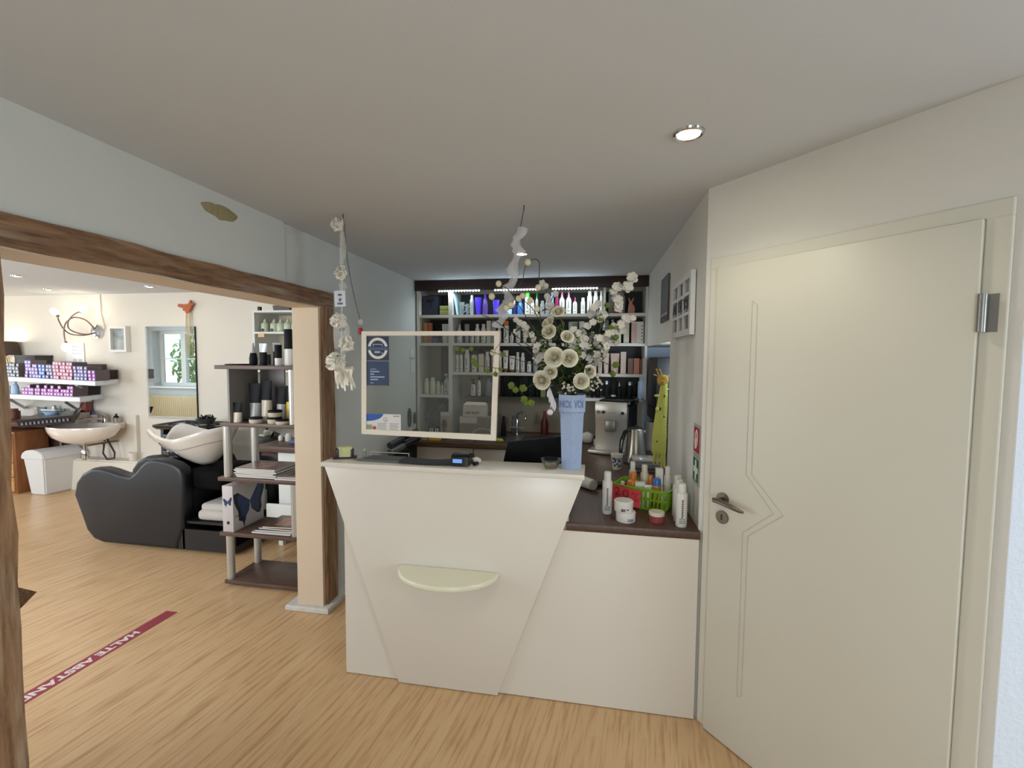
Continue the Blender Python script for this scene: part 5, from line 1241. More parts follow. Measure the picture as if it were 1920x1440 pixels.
# ------------------------------------------------------------------ salon: floor tape
t = thing('floor_tape', 'red distance tape reading HALTE ABSTAND stuck on the wooden floor', 'floor tape', (-2.575, 1.7, 0))
obj('tape_strip', G().prism([(-2.640, 1.10), (-2.555, 1.10), (-2.531, 2.353), (-2.611, 2.352)], 0.0002, 0.0012, 'xy'), M('tape_red', (146, 44, 62), .45), t, False)
text('tape_text', 'HALTE ABSTAND', .060, M('tape_white', (226, 214, 208), .5), t, Matrix.Translation((-2.580, 2.14, .0013)) @ Matrix.Rotation(-PI/2-.015, 4, 'Z'), .0022, .0003, 'LEFT', 1.22)
# ------------------------------------------------------------------ wall mirror with ornament
MIR = M('mirror_glass', (235, 242, 240), .0, 1.0)
t = thing('wall_mirror', 'frameless rectangular wall mirror reflecting a window on the salon wall', 'mirror', (-4.79, 4.48, 1.4))
obj('mirror_board', G().box(-5.118, -4.452, 4.484, 4.498, .878, 1.940), BLACK, t, False)
obj('mirror_glass', G().box(-5.118, -4.456, 4.480, 4.484, .880, 1.940, .0), MIR, t, False)
g = G()
g.prism([(-5.118, .880), (-5.098, .900), (-5.098, 1.920), (-5.118, 1.940)], 4.4785, 4.481, 'xz'); g.prism([(-5.118, .880), (-4.456, .880), (-4.476, .900), (-5.098, .900)], 4.4785, 4.481, 'xz')
obj('bevel_edge', g, M('mirror_bevel', (226, 236, 238), .12, .6), t, False)
t = thing('moss_ornament', 'orange felt animal ornament with raffia strands hanging above the mirror', 'ornament', (-4.53, 4.46, 2.18))
OR = M('felt_orange', (176, 98, 62), .9)
g = G().prism([(-4.640, 2.165), (-4.63, 2.195), (-4.56, 2.185), (-4.50, 2.19), (-4.475, 2.235), (-4.462, 2.232), (-4.458, 2.20), (-4.435, 2.195), (-4.437, 2.178), (-4.46, 2.17), (-4.475, 2.13), (-4.50, 2.095), (-4.53, 2.08), (-4.545, 2.11), (-4.575, 2.12), (-4.57, 2.145), (-4.60, 2.15)], 4.452, 4.475, 'xz', .003)
obj('felt_body', g, OR, t)
g = G()
for k in range(10):
    x = -4.53+.012*(k % 5); z1 = 1.95 - .40*random.random()
    g.tube([(x, 4.455, 2.10), (x+(random.random()-.5)*.04, 4.45, (2.1+z1)/2), (x+(random.random()-.5)*.07, 4.45, z1)], .0022, 5)
obj('raffia_strands', g, M('raffia', (196, 180, 140), .9), t)
# pictures
t = thing('box_frame', 'white box picture frame left of the wall mirror', 'picture frame', (-5.46, 4.47, 1.8))
g = G()
for x0, x1, z0, z1 in ((-5.590, -5.565, 1.645, 1.945), (-5.375, -5.350, 1.645, 1.945), (-5.565, -5.375, 1.645, 1.672), (-5.565, -5.375, 1.918, 1.945)): g.box(x0, x1, 4.445, 4.498, z0, z1)
obj('frame', g, M('frame_white', (224, 220, 212), .5), t, False)
obj('picture', G().box(-5.567, -5.373, 4.475, 4.482, 1.67, 1.92), M('picture_grey', (150, 156, 152), .4, var=.35, bscale=12), t, False)
t = thing('wall_notice', 'white printed notice sheet on the wall under the three-armed lamp', 'notice', (-6.14, 4.49, 1.6))
obj('sheet', G().box(-6.275, -6.008, 4.488, 4.4985, 1.470, 1.750), M('sheet_white', (222, 222, 222), .6), t, False)
g = G()
for z in (1.70, 1.66, 1.62): g.box(-6.18, -6.03, 4.4865, 4.489, z, z+.012)
g.box(-6.17, -6.12, 4.4865, 4.489, 1.51, 1.56).box(-6.09, -6.04, 4.4865, 4.489, 1.51, 1.56)
obj('printed_lines', g, M('sheet_print', (186, 190, 196), .6), t, False)
# three-armed lamp
t = thing('wall_lamp', 'chrome wall lamp with three curled arms and glowing bulbs', 'lamp', (-5.83, 4.48, 1.89))
obj('wall_rose', G().lathe((-5.80, 4.498, 1.885), [(.085, 0), (.08, -.02), (.03, -.035), (1e-4, -.036)], 28, 'y'), CHROME, t)
ARM = M('lamp_arm', (120, 96, 88), .35, .7)
bulbs = [(-6.185, 4.33, 2.105, (-.45, -.2, .8)), (-5.775, 4.33, 2.135, (.8, -.2, .55)), (-6.055, 4.33, 1.70, (.12, -.2, -1))]
arms = [[(-5.80, 4.47, 1.88), (-5.88, 4.42, 1.835), (-6.02, 4.36, 1.84), (-6.10, 4.34, 1.92), (-6.14, 4.33, 2.02)],
        [(-5.80, 4.47, 1.87), (-5.90, 4.42, 1.84), (-6.05, 4.36, 1.90), (-6.02, 4.34, 2.0), (-5.94, 4.33, 2.06), (-5.86, 4.33, 2.10)],
        [(-5.80, 4.47, 1.90), (-5.85, 4.42, 2.02), (-5.96, 4.36, 2.06), (-6.06, 4.34, 1.98), (-6.07, 4.33, 1.88), (-6.06, 4.33, 1.78)]]
GLOW = M('bulb_glow', (255, 250, 236), .5, emit=(255, 244, 220), es=14)
for a, (x, y, z, d) in zip(arms, bulbs):
    P_ = [Vector(p) for p in a] + [Vector((x, y, z)) - Vector(d).normalized()*.05]; sm = []
    for i in range(len(P_)-1):
        for k in range(4): sm.append(P_[i].lerp(P_[i+1], k/4))
    sm.append(P_[-1])
    for _ in range(3): sm = [sm[0]] + [(sm[i-1]+sm[i]*2+sm[i+1])/4 for i in range(1, len(sm)-1)] + [sm[-1]]
    ar = obj('arm', G().tube(sm, .007, 7), ARM, t)
    D = Vector(d).normalized(); c_ = Vector((x, y, z))
    obj('socket', G().tube([c_-D*.065, c_-D*.04], [.012, .020], 10), ARM, ar)
    bb = bpy.data.objects.new('bulb', None)
    g = G().ball((0, 0, 0), .034, 3, (1, 1, 1.5)); R = D.to_track_quat('Z', 'Y').to_matrix()
    for v in g.bm.verts: v.co = c_ + R @ v.co
    bpy.data.objects.remove(bb)
    obj('bulb', g, GLOW, ar)
    l = bpy.data.lights.new('bulb_light', 'POINT'); l.energy = .35; l.color = (1, .90, .78); l.shadow_soft_size = .04
    lo = bpy.data.objects.new('bulb_light', l); COL.objects.link(lo); lo.location = c_ - Vector((0, .06, 0))
obj('cable', G().tube([(-5.745, 4.495, 2.328), (-5.735, 4.49, 2.1), (-5.69, 4.49, 1.93), (-5.72, 4.49, 1.88), (-5.79, 4.49, 1.87)], .004, 6), M('cable_white', (196, 186, 172), .6), t)
# ------------------------------------------------------------------ shelves of hair dye
WSH = M('wall_shelf_white', (224, 226, 230), .4)
def slab(label, pts, zf, th, nm='wall_shelf'):
    t = thing(nm, label, 'shelf', (-6.2, 4.3, zf(-6.2)))
    g = G(); A = [g.bm.verts.new((x, y, zf(x))) for x, y in pts]; B = [g.bm.verts.new((x, y, zf(x)+th)) for x, y in pts]; n = len(pts)
    fs = [g.bm.faces.new(A[::-1]), g.bm.faces.new(B)] + [g.bm.faces.new((A[i], A[(i+1) % n], B[(i+1) % n], B[i])) for i in range(n)]
    bmesh.ops.recalc_face_normals(g.bm, faces=fs)
    obj('board', g, WSH, t, False); return t
zu = lambda x: 1.270 + (-5.36-x)*.028
zl = lambda x: 1.088 + (-5.57-x)*.016
u1 = slab('upper white wall shelf stacked with hair dye boxes', [(-7.6, 4.12), (-5.36, 4.10), (-5.53, 4.498), (-7.6, 4.498)], zu, .048)
u2 = slab('lower white wall shelf with purple hair dye boxes', [(-7.6, 4.12), (-5.575, 4.10), (-5.76, 4.498), (-7.6, 4.498)], zl, .048)
GB = M('bracket_grey', (186, 188, 194), .4, .5)
obj('bracket', G().tube([(-5.64, 4.12, 1.276), (-5.94, 4.49, 1.155)], .019, 4), GB, u1)
obj('bracket', G().tube([(-5.82, 4.12, 1.09), (-6.15, 4.49, .945)], .019, 4), GB, u2)
obj('bracket', G().tube([(-6.60, 4.12, 1.10), (-6.95, 4.49, .945)], .019, 4), GB, u2)
END = {}
def dye_proto(rgb, nm):
    t = thing('hair_dye_box', '', 'box', (0, 0, 0)); t['label'] = nm
    a = obj('carton', G().box(-.0215, .0215, 0, .155, 0, .0385), M('dye_side_dark', (96, 82, 84), .6), t, False)
    b = obj('end_face', G().box(-.0205, .0205, -.0008, .001, .001, .0375), M('dye_end_%d_%d_%d' % rgb, rgb, .45), t, False)
    c_ = obj('end_logo', G().box(-.010, .010, -.0014, 0, .010, .028), M('dye_logo', (232, 226, 236), .5), t, False)
    return t
def dye_stack(rgb, label, group, cells):
    first = dye_proto(rgb, label); first['group'] = group
    for i, (x, y, z) in enumerate(cells):
        if i == 0: r = first
        else:
            r = first.copy(); COL.objects.link(r)
            for ch in first.children:
                c_ = ch.copy(); COL.objects.link(c_); c_.parent = r
        r.location = (x, y, z)
def cells(x0, n, rows, y, zf, skip=0):
    o = []
    for r_ in range(rows):
        for k in range(n - (skip if r_ == rows-1 else 0)):
            x = x0 + .0225 + k*.0455; o.append((x+(random.random()-.5)*.002, y+(random.random()-.5)*.012, zf(x)+.0482+r_*.0392))
    return o
dye_stack((140, 108, 186), 'small violet-ended hair dye box in the left stack on the upper wall shelf', 'violet dye boxes', cells(-6.39, 4, 5, 4.15, zu, 2))
dye_stack((70, 120, 200), 'small blue-ended hair dye box beside the violet stack on the upper shelf', 'blue dye boxes', cells(-6.20, 2, 4, 4.15, zu, 0))
dye_stack((104, 104, 150), 'small grey-ended hair dye box between blue and salmon stacks', 'grey dye boxes', cells(-6.095, 2, 4, 4.15, zu, 0))
dye_stack((202, 128, 150), 'small salmon pink hair dye box in the widest stack on the upper shelf', 'salmon dye boxes', cells(-5.985, 6, 5, 4.14, zu, 0))
dye_stack((120, 116, 170), 'small blue-grey hair dye box right of the salmon pink stack', 'blue-grey dye boxes', cells(-5.70, 4, 4, 4.14, zu, 0))
dye_stack((176, 100, 190), 'small lilac hair dye box in the rightmost stack on the upper shelf', 'lilac dye boxes', cells(-5.495, 2, 3, 4.135, zu, 0))
dye_stack((90, 96, 110), 'small dark grey hair dye box at the far left of the upper shelf', 'dark dye boxes', cells(-6.66, 4, 4, 4.15, zu, 0))
dye_stack((180, 96, 182), 'small purple hair dye box in the double row on the lower shelf', 'purple dye boxes', cells(-6.46, 16, 2, 4.15, zl, 0) + [(x, 4.15, zl(x)+.0482+.0784) for x in (-6.35, -6.22, -6.11, -6.02, -5.92, -5.79, -5.75)])
def carton(label, x0, x1, y0, y1, z0, z1, mat, nm='storage_box'):
    t = thing(nm, label, 'box', ((x0+x1)/2, (y0+y1)/2, z0))
    obj('carton', G().box(x0, x1, y0, y1, z0, z1-.02, .002), mat, t); obj('lid', G().box(x0-.003, x1+.003, y0-.003, y1+.003, z1-.03, z1, .002), mat, t)
DK = M('box_dark_card', (46, 42, 42), .6); DK2 = M('box_grey_card', (96, 86, 80), .6)
carton('black box behind the right end of the upper shelf', -5.69, -5.54, 4.31, 4.49, zu(-5.6)+.0485, 1.435, DK)
carton('grey-brown flat box stacked behind the blue-grey dye boxes', -5.93, -5.70, 4.31, 4.49, zu(-5.8)+.0485, 1.50, DK2)
carton('dark box behind the salmon pink dye boxes', -6.22, -5.94, 4.31, 4.49, zu(-6.1)+.0485, 1.50, DK)
carton('tall black storage box behind the violet dye boxes', -6.78, -6.48, 4.31, 4.49, zu(-6.6)+.0485, 1.60, DK)
carton('dark box behind the lower shelf purple boxes', -6.05, -5.80, 4.33, 4.49, zl(-5.9)+.0485, 1.235, DK)
t = thing('woven_basket', 'woven basket with slats at the left end of the upper shelf', 'basket', (-6.95, 4.38, zu(-6.95)+.0485))
obj('basket_body', G().box(-7.12, -6.80, 4.29, 4.48, zu(-6.95)+.049, 1.50), DK, t, False)
g = G()
for k in range(9): g.box(-7.11+.035*k, -7.095+.035*k, 4.282, 4.291, 1.44, 1.595, rot=(0, math.radians(-18), 0))
obj('slats', g, M('slat_pale', (216, 190, 140), .6), t, False)
t = thing('table_lamp', 'lit table lamp with a dark shade at the left edge of the salon', 'lamp', (-7.02, 4.385, 1.50))
obj('foot', G().lathe((-7.02, 4.385, 1.50), [(.05, 0), (.05, .01), (.012, .02), (.012, .10)], 20), BLACK, t)
obj('shade', G().lathe((-7.02, 4.385, 1.60), [(.125, 0), (.10, .165), (.097, .165), (.122, 0)], 28, cap=False), M('lamp_shade', (74, 58, 50), .8), t)
obj('bulb', G().ball((-7.02, 4.385, 1.70), .028, 2), M('lamp_bulb', (255, 240, 200), .5, emit=(255, 220, 150), es=30), t)
l = bpy.data.lights.new('lamp_light', 'POINT'); l.energy = 3.5; l.color = (1, .80, .52); l.shadow_soft_size = .03
lo = bpy.data.objects.new('lamp_light', l); COL.objects.link(lo); lo.location = (-7.02, 4.385, 1.745)
product('bottle', 'light blue bottle at the left end of the lower shelf', -6.56, 4.16, zl(-6.56)+.0485, .07, .15, 'light blue', None, None)
product('pump', 'clear bottle at the left end above the lower shelf', -6.66, 4.16, zl(-6.66)+.0485, .05, .13, 'clear', None, None)
# ------------------------------------------------------------------ desk, cabinet, tray
PINE = wood('pine', (128, 76, 42), (160, 104, 62), 'z', 1.5, .5, 10)
PINEL = wood('pine_front', (186, 136, 82), (206, 160, 106), 'x', 1.5, .5, 10)
t = thing('work_table', 'dark brown work table under the hair dye shelves', 'table', (-6.6, 4.2, 0))
obj('tabletop', G().box(-7.6, -6.25, 4.0, 4.49, .815, .845, .003), M('table_brown', (96, 64, 52), .35), t)
obj('rear_panel', G().box(-7.5, -6.26, 4.475, 4.49, .42, .815), M('table_panel', (84, 48, 34), .5), t, False)
obj('leg', G().tube([(-6.37, 4.455, 0), (-6.37, 4.455, .815)], .016, 12), STEEL, t)
obj('leg', G().tube([(-7.5, 4.30, 0), (-7.5, 4.30, .815)], .016, 12), STEEL, t)
t = thing('drawer_cabinet', 'pine drawer cabinet standing under the work table', 'cabinet', (-6.72, 4.28, 0))
obj('carcass', G().box(-6.99, -6.49, 4.085, 4.41, .0, .72, .003), PINE, t)
for k in range(4):
    d_ = obj('drawer', G().box(-6.96, -6.515, 4.068, 4.086, .03+.17*k, .19+.17*k, .003), PINEL, t)
    obj('knob', G().ball((-6.74, 4.055, .11+.17*k), .015, 2), PINEL, d_)
t = thing('black_tray', 'black serving tray with a pale patterned edge leaning on the work table', 'tray', (-5.9, 4.05, .845))
g = G().loft([[(-6.20, 3.95, .80), (-5.58, 4.04, .865), (-5.98, 4.38, .875), (-6.45, 4.30, .855)], [(-6.22, 3.93, .885), (-5.55, 4.03, .95), (-5.96, 4.40, .955), (-6.47, 4.32, .91)]])
obj('tray_body', g, M('tray_black_gloss', (26, 26, 32), .25), t)
g = G()
for k in range(12):
    q = .06+.9*k/12; x = -6.20+.62*q; y = 3.936+.092*q; z = .826+.066*q
    g.box(x, x+.03, y-.003, y+.004, z, z+.028)
obj('edge_pattern', g, M('tray_pattern', (96, 96, 104), .5), t, False)
for i, (st, x, y, w, h, c_, cp, lb) in enumerate((('cyl', -6.62, 4.40, .06, .13, 'beige', None, 'beige tin'), ('jug', -6.52, 4.38, .09, .13, 'clear', None, 'clear measuring beaker'), ('cyl', -6.41, 4.43, .06, .15, 'silver', None, 'silver can'), ('jug', -6.31, 4.43, .08, .11, 'clear', None, 'second clear beaker'), ('cyl', -6.75, 4.25, .12, .12, 'brown', None, 'brown round pot'))):
    product(st, lb + ' on the work table under the lower wall shelf', x, y, .8452, w, h, c_, cp, 'things on the work table', mark=False)
t = thing('tint_brush_bowl', 'white and blue tint bowl with brush on the black tray', 'bowl', (-6.15, 4.22, .895))
obj('bowl_body', G().lathe((-6.15, 4.22, .915), [(.05, 0), (.075, .045), (.070, .045), (.045, .006), (1e-4, .006)], 20, cap=False), CM('light blue'), t)
obj('brush', G().box(-6.26, -6.05, 4.19, 4.21, .963, .977, .002), CM('white'), t)
t = thing('brown_jar', 'clear jar with red-brown content on the wall side of the work table', 'jar', (-5.93, 4.46, .93))
obj('jar_body', G().lathe((-5.95, 4.44, .925), [(.05, 0), (.055, .02), (.055, .125)], 20), M('jar_brown', (120, 56, 42), .3), t)
obj('rim', G().lathe((-5.95, 4.44, 1.05), [(.057, 0), (.057, .015), (.05, .015)], 20), CM('clear'), t)
# ------------------------------------------------------------------ wash basin
CER = M('ceramic_cream', (228, 218, 206), .12, coat=.6)
t = thing('wash_basin', 'cream oval wall basin with a chrome mixer tap', 'basin', (-5.70, 4.25, .80))
g = G(); rings = []
def brim(k, zz, kx=1.0):
    o = []
    for i in range(32):
        a = 2*PI*i/32; x = math.cos(a); y = math.sin(a)
        yy = 4.24 + (.26 if y > 0 else .27)*k*y; yy = min(yy, 4.4985)
        o.append((-5.72 + .40*k*kx*x - .06*(1-k), yy, zz))
    return o
for k, z in ((.30, .595), (.60, .625), (.86, .68), (.98, .75), (1.0, .79), (.985, .805), (.93, .805), (.84, .775), (.55, .715), (.2, .70), (.02, .699)): rings.append(brim(k, z))
obj('basin_body', g.loft(rings), CER, t, True, 60)
obj('tap_ledge', G().box(-5.90, -5.46, 4.40, 4.4985, .74, .812, .012), CER, t)
g = G().lathe((-5.66, 4.42, .812), [(.03, 0), (.026, .012), (.022, .06), (.024, .075)], 16).tube([(-5.66, 4.42, .855), (-5.76, 4.33, .865), (-5.83, 4.27, .855)], [.016, .014, .013], 10).tube([(-5.66, 4.42, .89), (-5.69, 4.39, .915), (-5.74, 4.36, .93)], [.018, .012, .008], 8)
obj('mixer_tap', g, CHROME, t)
g = G().tube([(-5.74, 4.25, .64), (-5.74, 4.25, .52)], .02, 12).lathe((-5.74, 4.25, .40), [(.028, 0), (.034, .01), (.034, .10), (.022, .12)], 16).tube([(-5.74, 4.25, .56), (-5.62, 4.40, .58), (-5.58, 4.49, .58)], .015, 10)
obj('siphon', g, CHROME, t)
obj('hose', G().tube([(-5.62, 4.38, .68), (-5.55, 4.36, .60), (-5.52, 4.40, .46), (-5.50, 4.38, .40), (-5.58, 4.36, .385), (-5.66, 4.38, .45), (-5.68, 4.42, .60)], .010, 8), M('hose_dark', (60, 44, 44), .5), t)
t = thing('soap_dispenser', 'pink soap bottle with a dark blue cap on the basin ledge', 'soap bottle', (-5.84, 4.43, .813))
obj('bottle_body', G().lathe((-5.84, 4.43, .813), [(.035, 0), (.038, .01), (.038, .075), (.03, .088)], 18), M('soap_pink', (226, 200, 196), .35), t)
obj('cap', G().lathe((-5.84, 4.43, .900), [(.031, 0), (.026, .03), (.012, .034), (.012, .055)], 16), CM('navy blue'), t)
t = thing('metal_cup', 'small steel cup holding a black bottle on the basin rim', 'cup', (-5.50, 4.42, .813))
obj('cup_body', G().lathe((-5.50, 4.42, .8125), [(.030, 0), (.034, .06), (.031, .06), (.027, .004), (1e-4, .004)], 18, cap=False), M('cup_steel', (190, 176, 160), .3, .8), t)
t = thing('black_flask', 'black bottle standing in the steel cup', 'bottle', (-5.50, 4.42, .817))
obj('bottle_body', G().lathe((-5.50, 4.42, .8175), [(.022, 0), (.024, .07), (.012, .082)], 14), CM('dark green'), t)
obj('cap', G().lathe((-5.50, 4.42, .8985), [(.011, 0), (.010, .022)], 12), BLACK, t)
single('white_mug', 'small white cup on the plinth below the basin', 'cup', G().lathe((-5.30, 4.43, .3755), [(.036, 0), (.042, .09), (.038, .09), (.034, .006), (1e-4, .006)], 20, cap=False), CER, (-5.30, 4.43, .3755))
# bin
BINW = M('bin_white', (216, 216, 214), .45)
t = thing('waste_bin', 'white plastic waste bin with a domed lid beside the pine cabinet', 'bin', (-6.2, 4.25, 0))
g = G().loft([[(-6.335, 4.105, .002), (-6.125, 4.105, .002), (-6.075, 4.40, .002), (-6.285, 4.40, .002)], [(-6.375, 4.075, .43), (-6.085, 4.075, .43), (-6.015, 4.42, .43), (-6.305, 4.42, .43)]])
ed = [e for e in g.bm.edges]; bmesh.ops.bevel(g.bm, geom=ed, offset=.012, segments=2, affect='EDGES')
obj('body', g, BINW, t)
g = G()
pr = [(-.155, .42), (-.155, .455), (-.135, .49), (-.085, .518), (0, .53), (.085, .518), (.135, .49), (.155, .455), (.155, .42)]
R_ = [[(-6.23+px, 4.062, z) for px, z in pr], [(-6.16+px, 4.43, z) for px, z in pr]]
g.loft(R_); bmesh.ops.bevel(g.bm, geom=[e for e in g.bm.edges], offset=.006, segments=2, affect='EDGES')
obj('lid', g, BINW, t)
# ------------------------------------------------------------------ shampoo chair
LTH = M('chair_leather_black', (20, 21, 25), .42, bump=.15, bscale=250)
LTS = M('chair_leather_gloss', (24, 26, 34), .22)
t = thing('shampoo_chair', 'black leather backwash chair in front of the salon wall', 'salon chair', (-3.7, 3.35, 0))
side = [(-4.315, .42), (-4.285, .53), (-4.225, .605), (-4.125, .655), (-4.03, .663), (-3.94, .648), (-3.84, .622), (-3.745, .607), (-3.69, .64), (-3.635, .70), (-3.575, .748), (-3.49, .765), (-3.40, .757), (-3.315, .735), (-3.255, .70), (-3.225, .64), (-3.225, .45), (-3.245, .20), (-3.315, .025), (-4.04, .025), (-4.13, .05), (-4.20, .12), (-4.26, .28)]
obj('side_panel', G().prism(side, 3.085, 3.20, 'xz', .03, 4), LTH, t, True, 50)
obj('side_panel', G().prism(side, 3.56, 3.675, 'xz', .03, 4), LTH, t, True, 50)
obj('seat', G().box(-4.22, -3.60, 3.20, 3.56, .24, .47, .05, 3), LTH, t)
g = G().loft([[(-3.62, 3.21, .40), (-3.50, 3.21, .36), (-3.50, 3.55, .36), (-3.62, 3.55, .40)], [(-3.56, 3.20, .78), (-3.40, 3.20, .80), (-3.40, 3.56, .80), (-3.56, 3.56, .78)]])
bmesh.ops.bevel(g.bm, geom=[e for e in g.bm.edges], offset=.05, segments=3, affect='EDGES')
obj('backrest', g, LTS, t)
obj('neck_pad', G().ball((-3.60, 3.45, .76), .10, 3, (1.1, 1.2, .75)), LTS, t)
g = G().box(-3.26, -2.78, 3.10, 3.12, .03, .20).box(-3.26, -2.78, 3.64, 3.66, .03, .62).box(-3.26, -2.78, 3.12, 3.64, .03, .08).box(-3.26, -2.80, 3.12, 3.64, .24, .26).box(-3.30, -3.24, 3.10, 3.66, .03, .66)
obj('rear_shelf', g, BLACK, t, False)
obj('basin_support', G().box(-3.30, -2.96, 3.18, 3.60, .50, .67, .04, 3), M('chair_base_matt', (12, 12, 13), .8, spec=.1), t)
BWH = M('backwash_ceramic', (222, 214, 204), .10, coat=.7)
g = G(); NS = 48
def bowl_ring(k, inner):
    o = []
    for i in range(NS):
        a = 2*PI*i/NS; ca, sa = math.cos(a), math.sin(a)
        ax = .38 if ca > 0 else .44
        x = -3.36 + ax*ca; y = 3.35 + .245*sa*(1+.08*ca)
        notch = math.exp(-((math.pi-abs(math.atan2(sa, ca)))/.42)**2)
        horn = math.exp(-((math.pi-abs(math.atan2(sa, ca))-.78)/.34)**2)
        dip = math.exp(-((abs(math.atan2(sa, ca))-1.55)/.55)**2)
        z = .945 - .115*notch + .040*horn - .035*dip + .065*max(0, ca)**1.2
        x += .15*notch*.6
        cx0, cy0, z0 = -3.24, 3.36, (.66 if not inner else .73)
        kk = k
        X = cx0 + (x-cx0)*(kk**.75); Y = cy0 + (y-cy0)*(kk**.75)
        Z_ = z0 + (z-z0)*(kk**(1.25 if not inner else 1.6))
        if inner:
            X = cx0 + (x-cx0)*(kk**.75)*.93; Y = cy0 + (y-cy0)*(kk**.75)*.90
        o.append((X, Y, Z_))
    return o
rings = [bowl_ring(k, False) for k in (.12, .25, .45, .65, .82, .93, 1.0)]
top = [(x, y, z+.012) for x, y, z in bowl_ring(1.0, True)]
rings += [[((a[0]+b[0])/2, (a[1]+b[1])/2, max(a[2], b[2])+.004) for a, b in zip(rings[-1], top)]] + [bowl_ring(k, True) for k in (.97, .85, .65, .45, .25, .1)]
obj('wash_bowl', g.loft(rings), BWH, t, True, 70)
obj('bowl_groove', G().tube([(p[0], p[1]-.001 if p[1] < 3.35 else p[1]+.001, p[2]) for p in bowl_ring(.74, False)], .0035, 5, True), M('bowl_groove', (150, 140, 130), .3), t)
single('white_towel', 'folded white towel on the black rear shelf of the shampoo chair', 'towel', G().box(-3.16, -2.86, 3.13, 3.40, .2605, .35, .04, 3).box(-3.14, -2.88, 3.15, 3.40, .33, .40, .03, 3), M('towel_white', (206, 200, 192), .95, bump=.8, bscale=250), (-3.0, 3.27, .26))
product('bottle', 'large white canister behind the towel on the chair shelf', -2.98, 3.50, .2605, .12, .24, 'white', None, None, mark=False)
product('cyl', 'white bottle at the right rear of the chair shelf', -2.84, 3.50, .2605, .07, .22, 'grey', None, None, mark=False)
# black round bag/helmet behind with spray bottle
t = thing('black_equipment_case', 'rounded black case behind the shampoo bowl under the metal posts', 'case', (-3.05, 3.95, 0))
obj('case_body', G().ball((-3.08, 3.95, .72), .16, 3, (1.15, .8, .72)).box(-3.24, -2.92, 3.84, 4.06, .02, .70, .02), BLACK, t)
obj('handle', G().tube([(-3.08, 3.90, .80), (-3.02, 3.90, .87), (-2.97, 3.90, .85), (-2.95, 3.90, .76)], .014, 8), BLACK, t)
product('pump', 'white spray bottle with a dark pump behind the shampoo bowl', -3.34, 4.14, .0, .06, .95, 'white', 'black', None, mark=False) if False else None
t = thing('spray_bottle', 'white spray bottle with a black head standing on the black case', 'bottle', (-3.14, 3.95, .825))
obj('bottle_body', G().lathe((-3.14, 3.95, .80), [(.03, 0), (.03, .07), (.012, .085)], 14), CM('white'), t)
obj('spray_head', G().lathe((-3.14, 3.95, .883), [(.013, 0), (.013, .02), (.018, .025), (.012, .05)], 12), BLACK, t)
# ------------------------------------------------------------------ trolley
t = thing('tool_trolley', 'black plastic hairdresser trolley with moulded tray top', 'trolley', (-4.1, 4.1, 0))
g = G(); R0 = []
def rrect(x0, x1, y0, y1, r, z, n=5):
    o = []
    for cx, cy, s0 in ((x1-r, y1-r, 0), (x0+r, y1-r, PI/2), (x0+r, y0+r, PI), (x1-r, y0+r, 1.5*PI)):
        for i in range(n): a = s0 + PI/2*i/(n-1); o.append((cx+r*math.cos(a), cy+r*math.sin(a), z))
    return o
g.loft([rrect(-4.43, -3.74, 3.90, 4.28, .08, .855), rrect(-4.45, -3.72, 3.88, 4.30, .09, .875), rrect(-4.45, -3.72, 3.88, 4.30, .09, .895), rrect(-4.42, -3.75, 3.91, 4.27, .07, .897), rrect(-4.41, -3.76, 3.92, 4.26, .07, .886)])
obj('tray_top', g, M('trolley_black', (18, 18, 20), .22), t)
g = G()
for cx, cy in ((-4.25, 3.99), (-4.05, 3.97), (-4.2, 4.15), (-3.88, 4.1)): g.lathe((cx, cy, .886), [(.075, .004), (.066, .013), (.058, .004)], 24, cap=False, sx=1.1, sy=.55)
obj('moulded_ring', g, M('trolley_black', (18, 18, 20), .22), t)
for x in (-4.36, -3.80):
    obj('side_frame', G().box(x-.02, x+.02, 3.95, 4.23, .08, .86, .008), BLACK, t)
for k in range(4):
    d_ = obj('drawer', G().box(-4.34, -3.82, 3.93, 4.24, .16+.17*k, .29+.17*k, .012), BLACK, t)
    obj('drawer_lip', G().box(-4.2, -3.95, 3.915, 3.935, .25+.17*k, .27+.17*k, .004), BLACKG, d_)
for x in (-4.36, -3.80):
    for y in (3.97, 4.21): obj('castor', G().lathe((x-.012, y, .04), [(.04, 0), (.04, .024)], 16, 'x'), BLACK, t)
t = thing('clip_bowl', 'dark bowl full of black hair clips on the trolley', 'bowl', (-3.97, 4.1, .888))
obj('bowl_body', G().lathe((-3.97, 4.1, .8975), [(.06, 0), (.095, .055), (.088, .055), (.055, .006), (1e-4, .006)], 24, cap=False), M('bowl_pewter', (92, 92, 90), .3, .5), t)
g = G()
for k in range(34):
    a = random.random()*2*PI; r = .075*random.random(); p = Vector((-3.97+r*math.cos(a), 4.1+r*math.sin(a), .94)); g.tube([p, p+Vector(((random.random()-.4)*.05, (random.random()-.5)*.04, .03+.025*random.random()))], [.007, .004], 5)
tag(obj('hair_clips', g, BLACK, None), 'heap of black hair clips in the dark bowl on the trolley', 'hair clips', None, 'stuff')
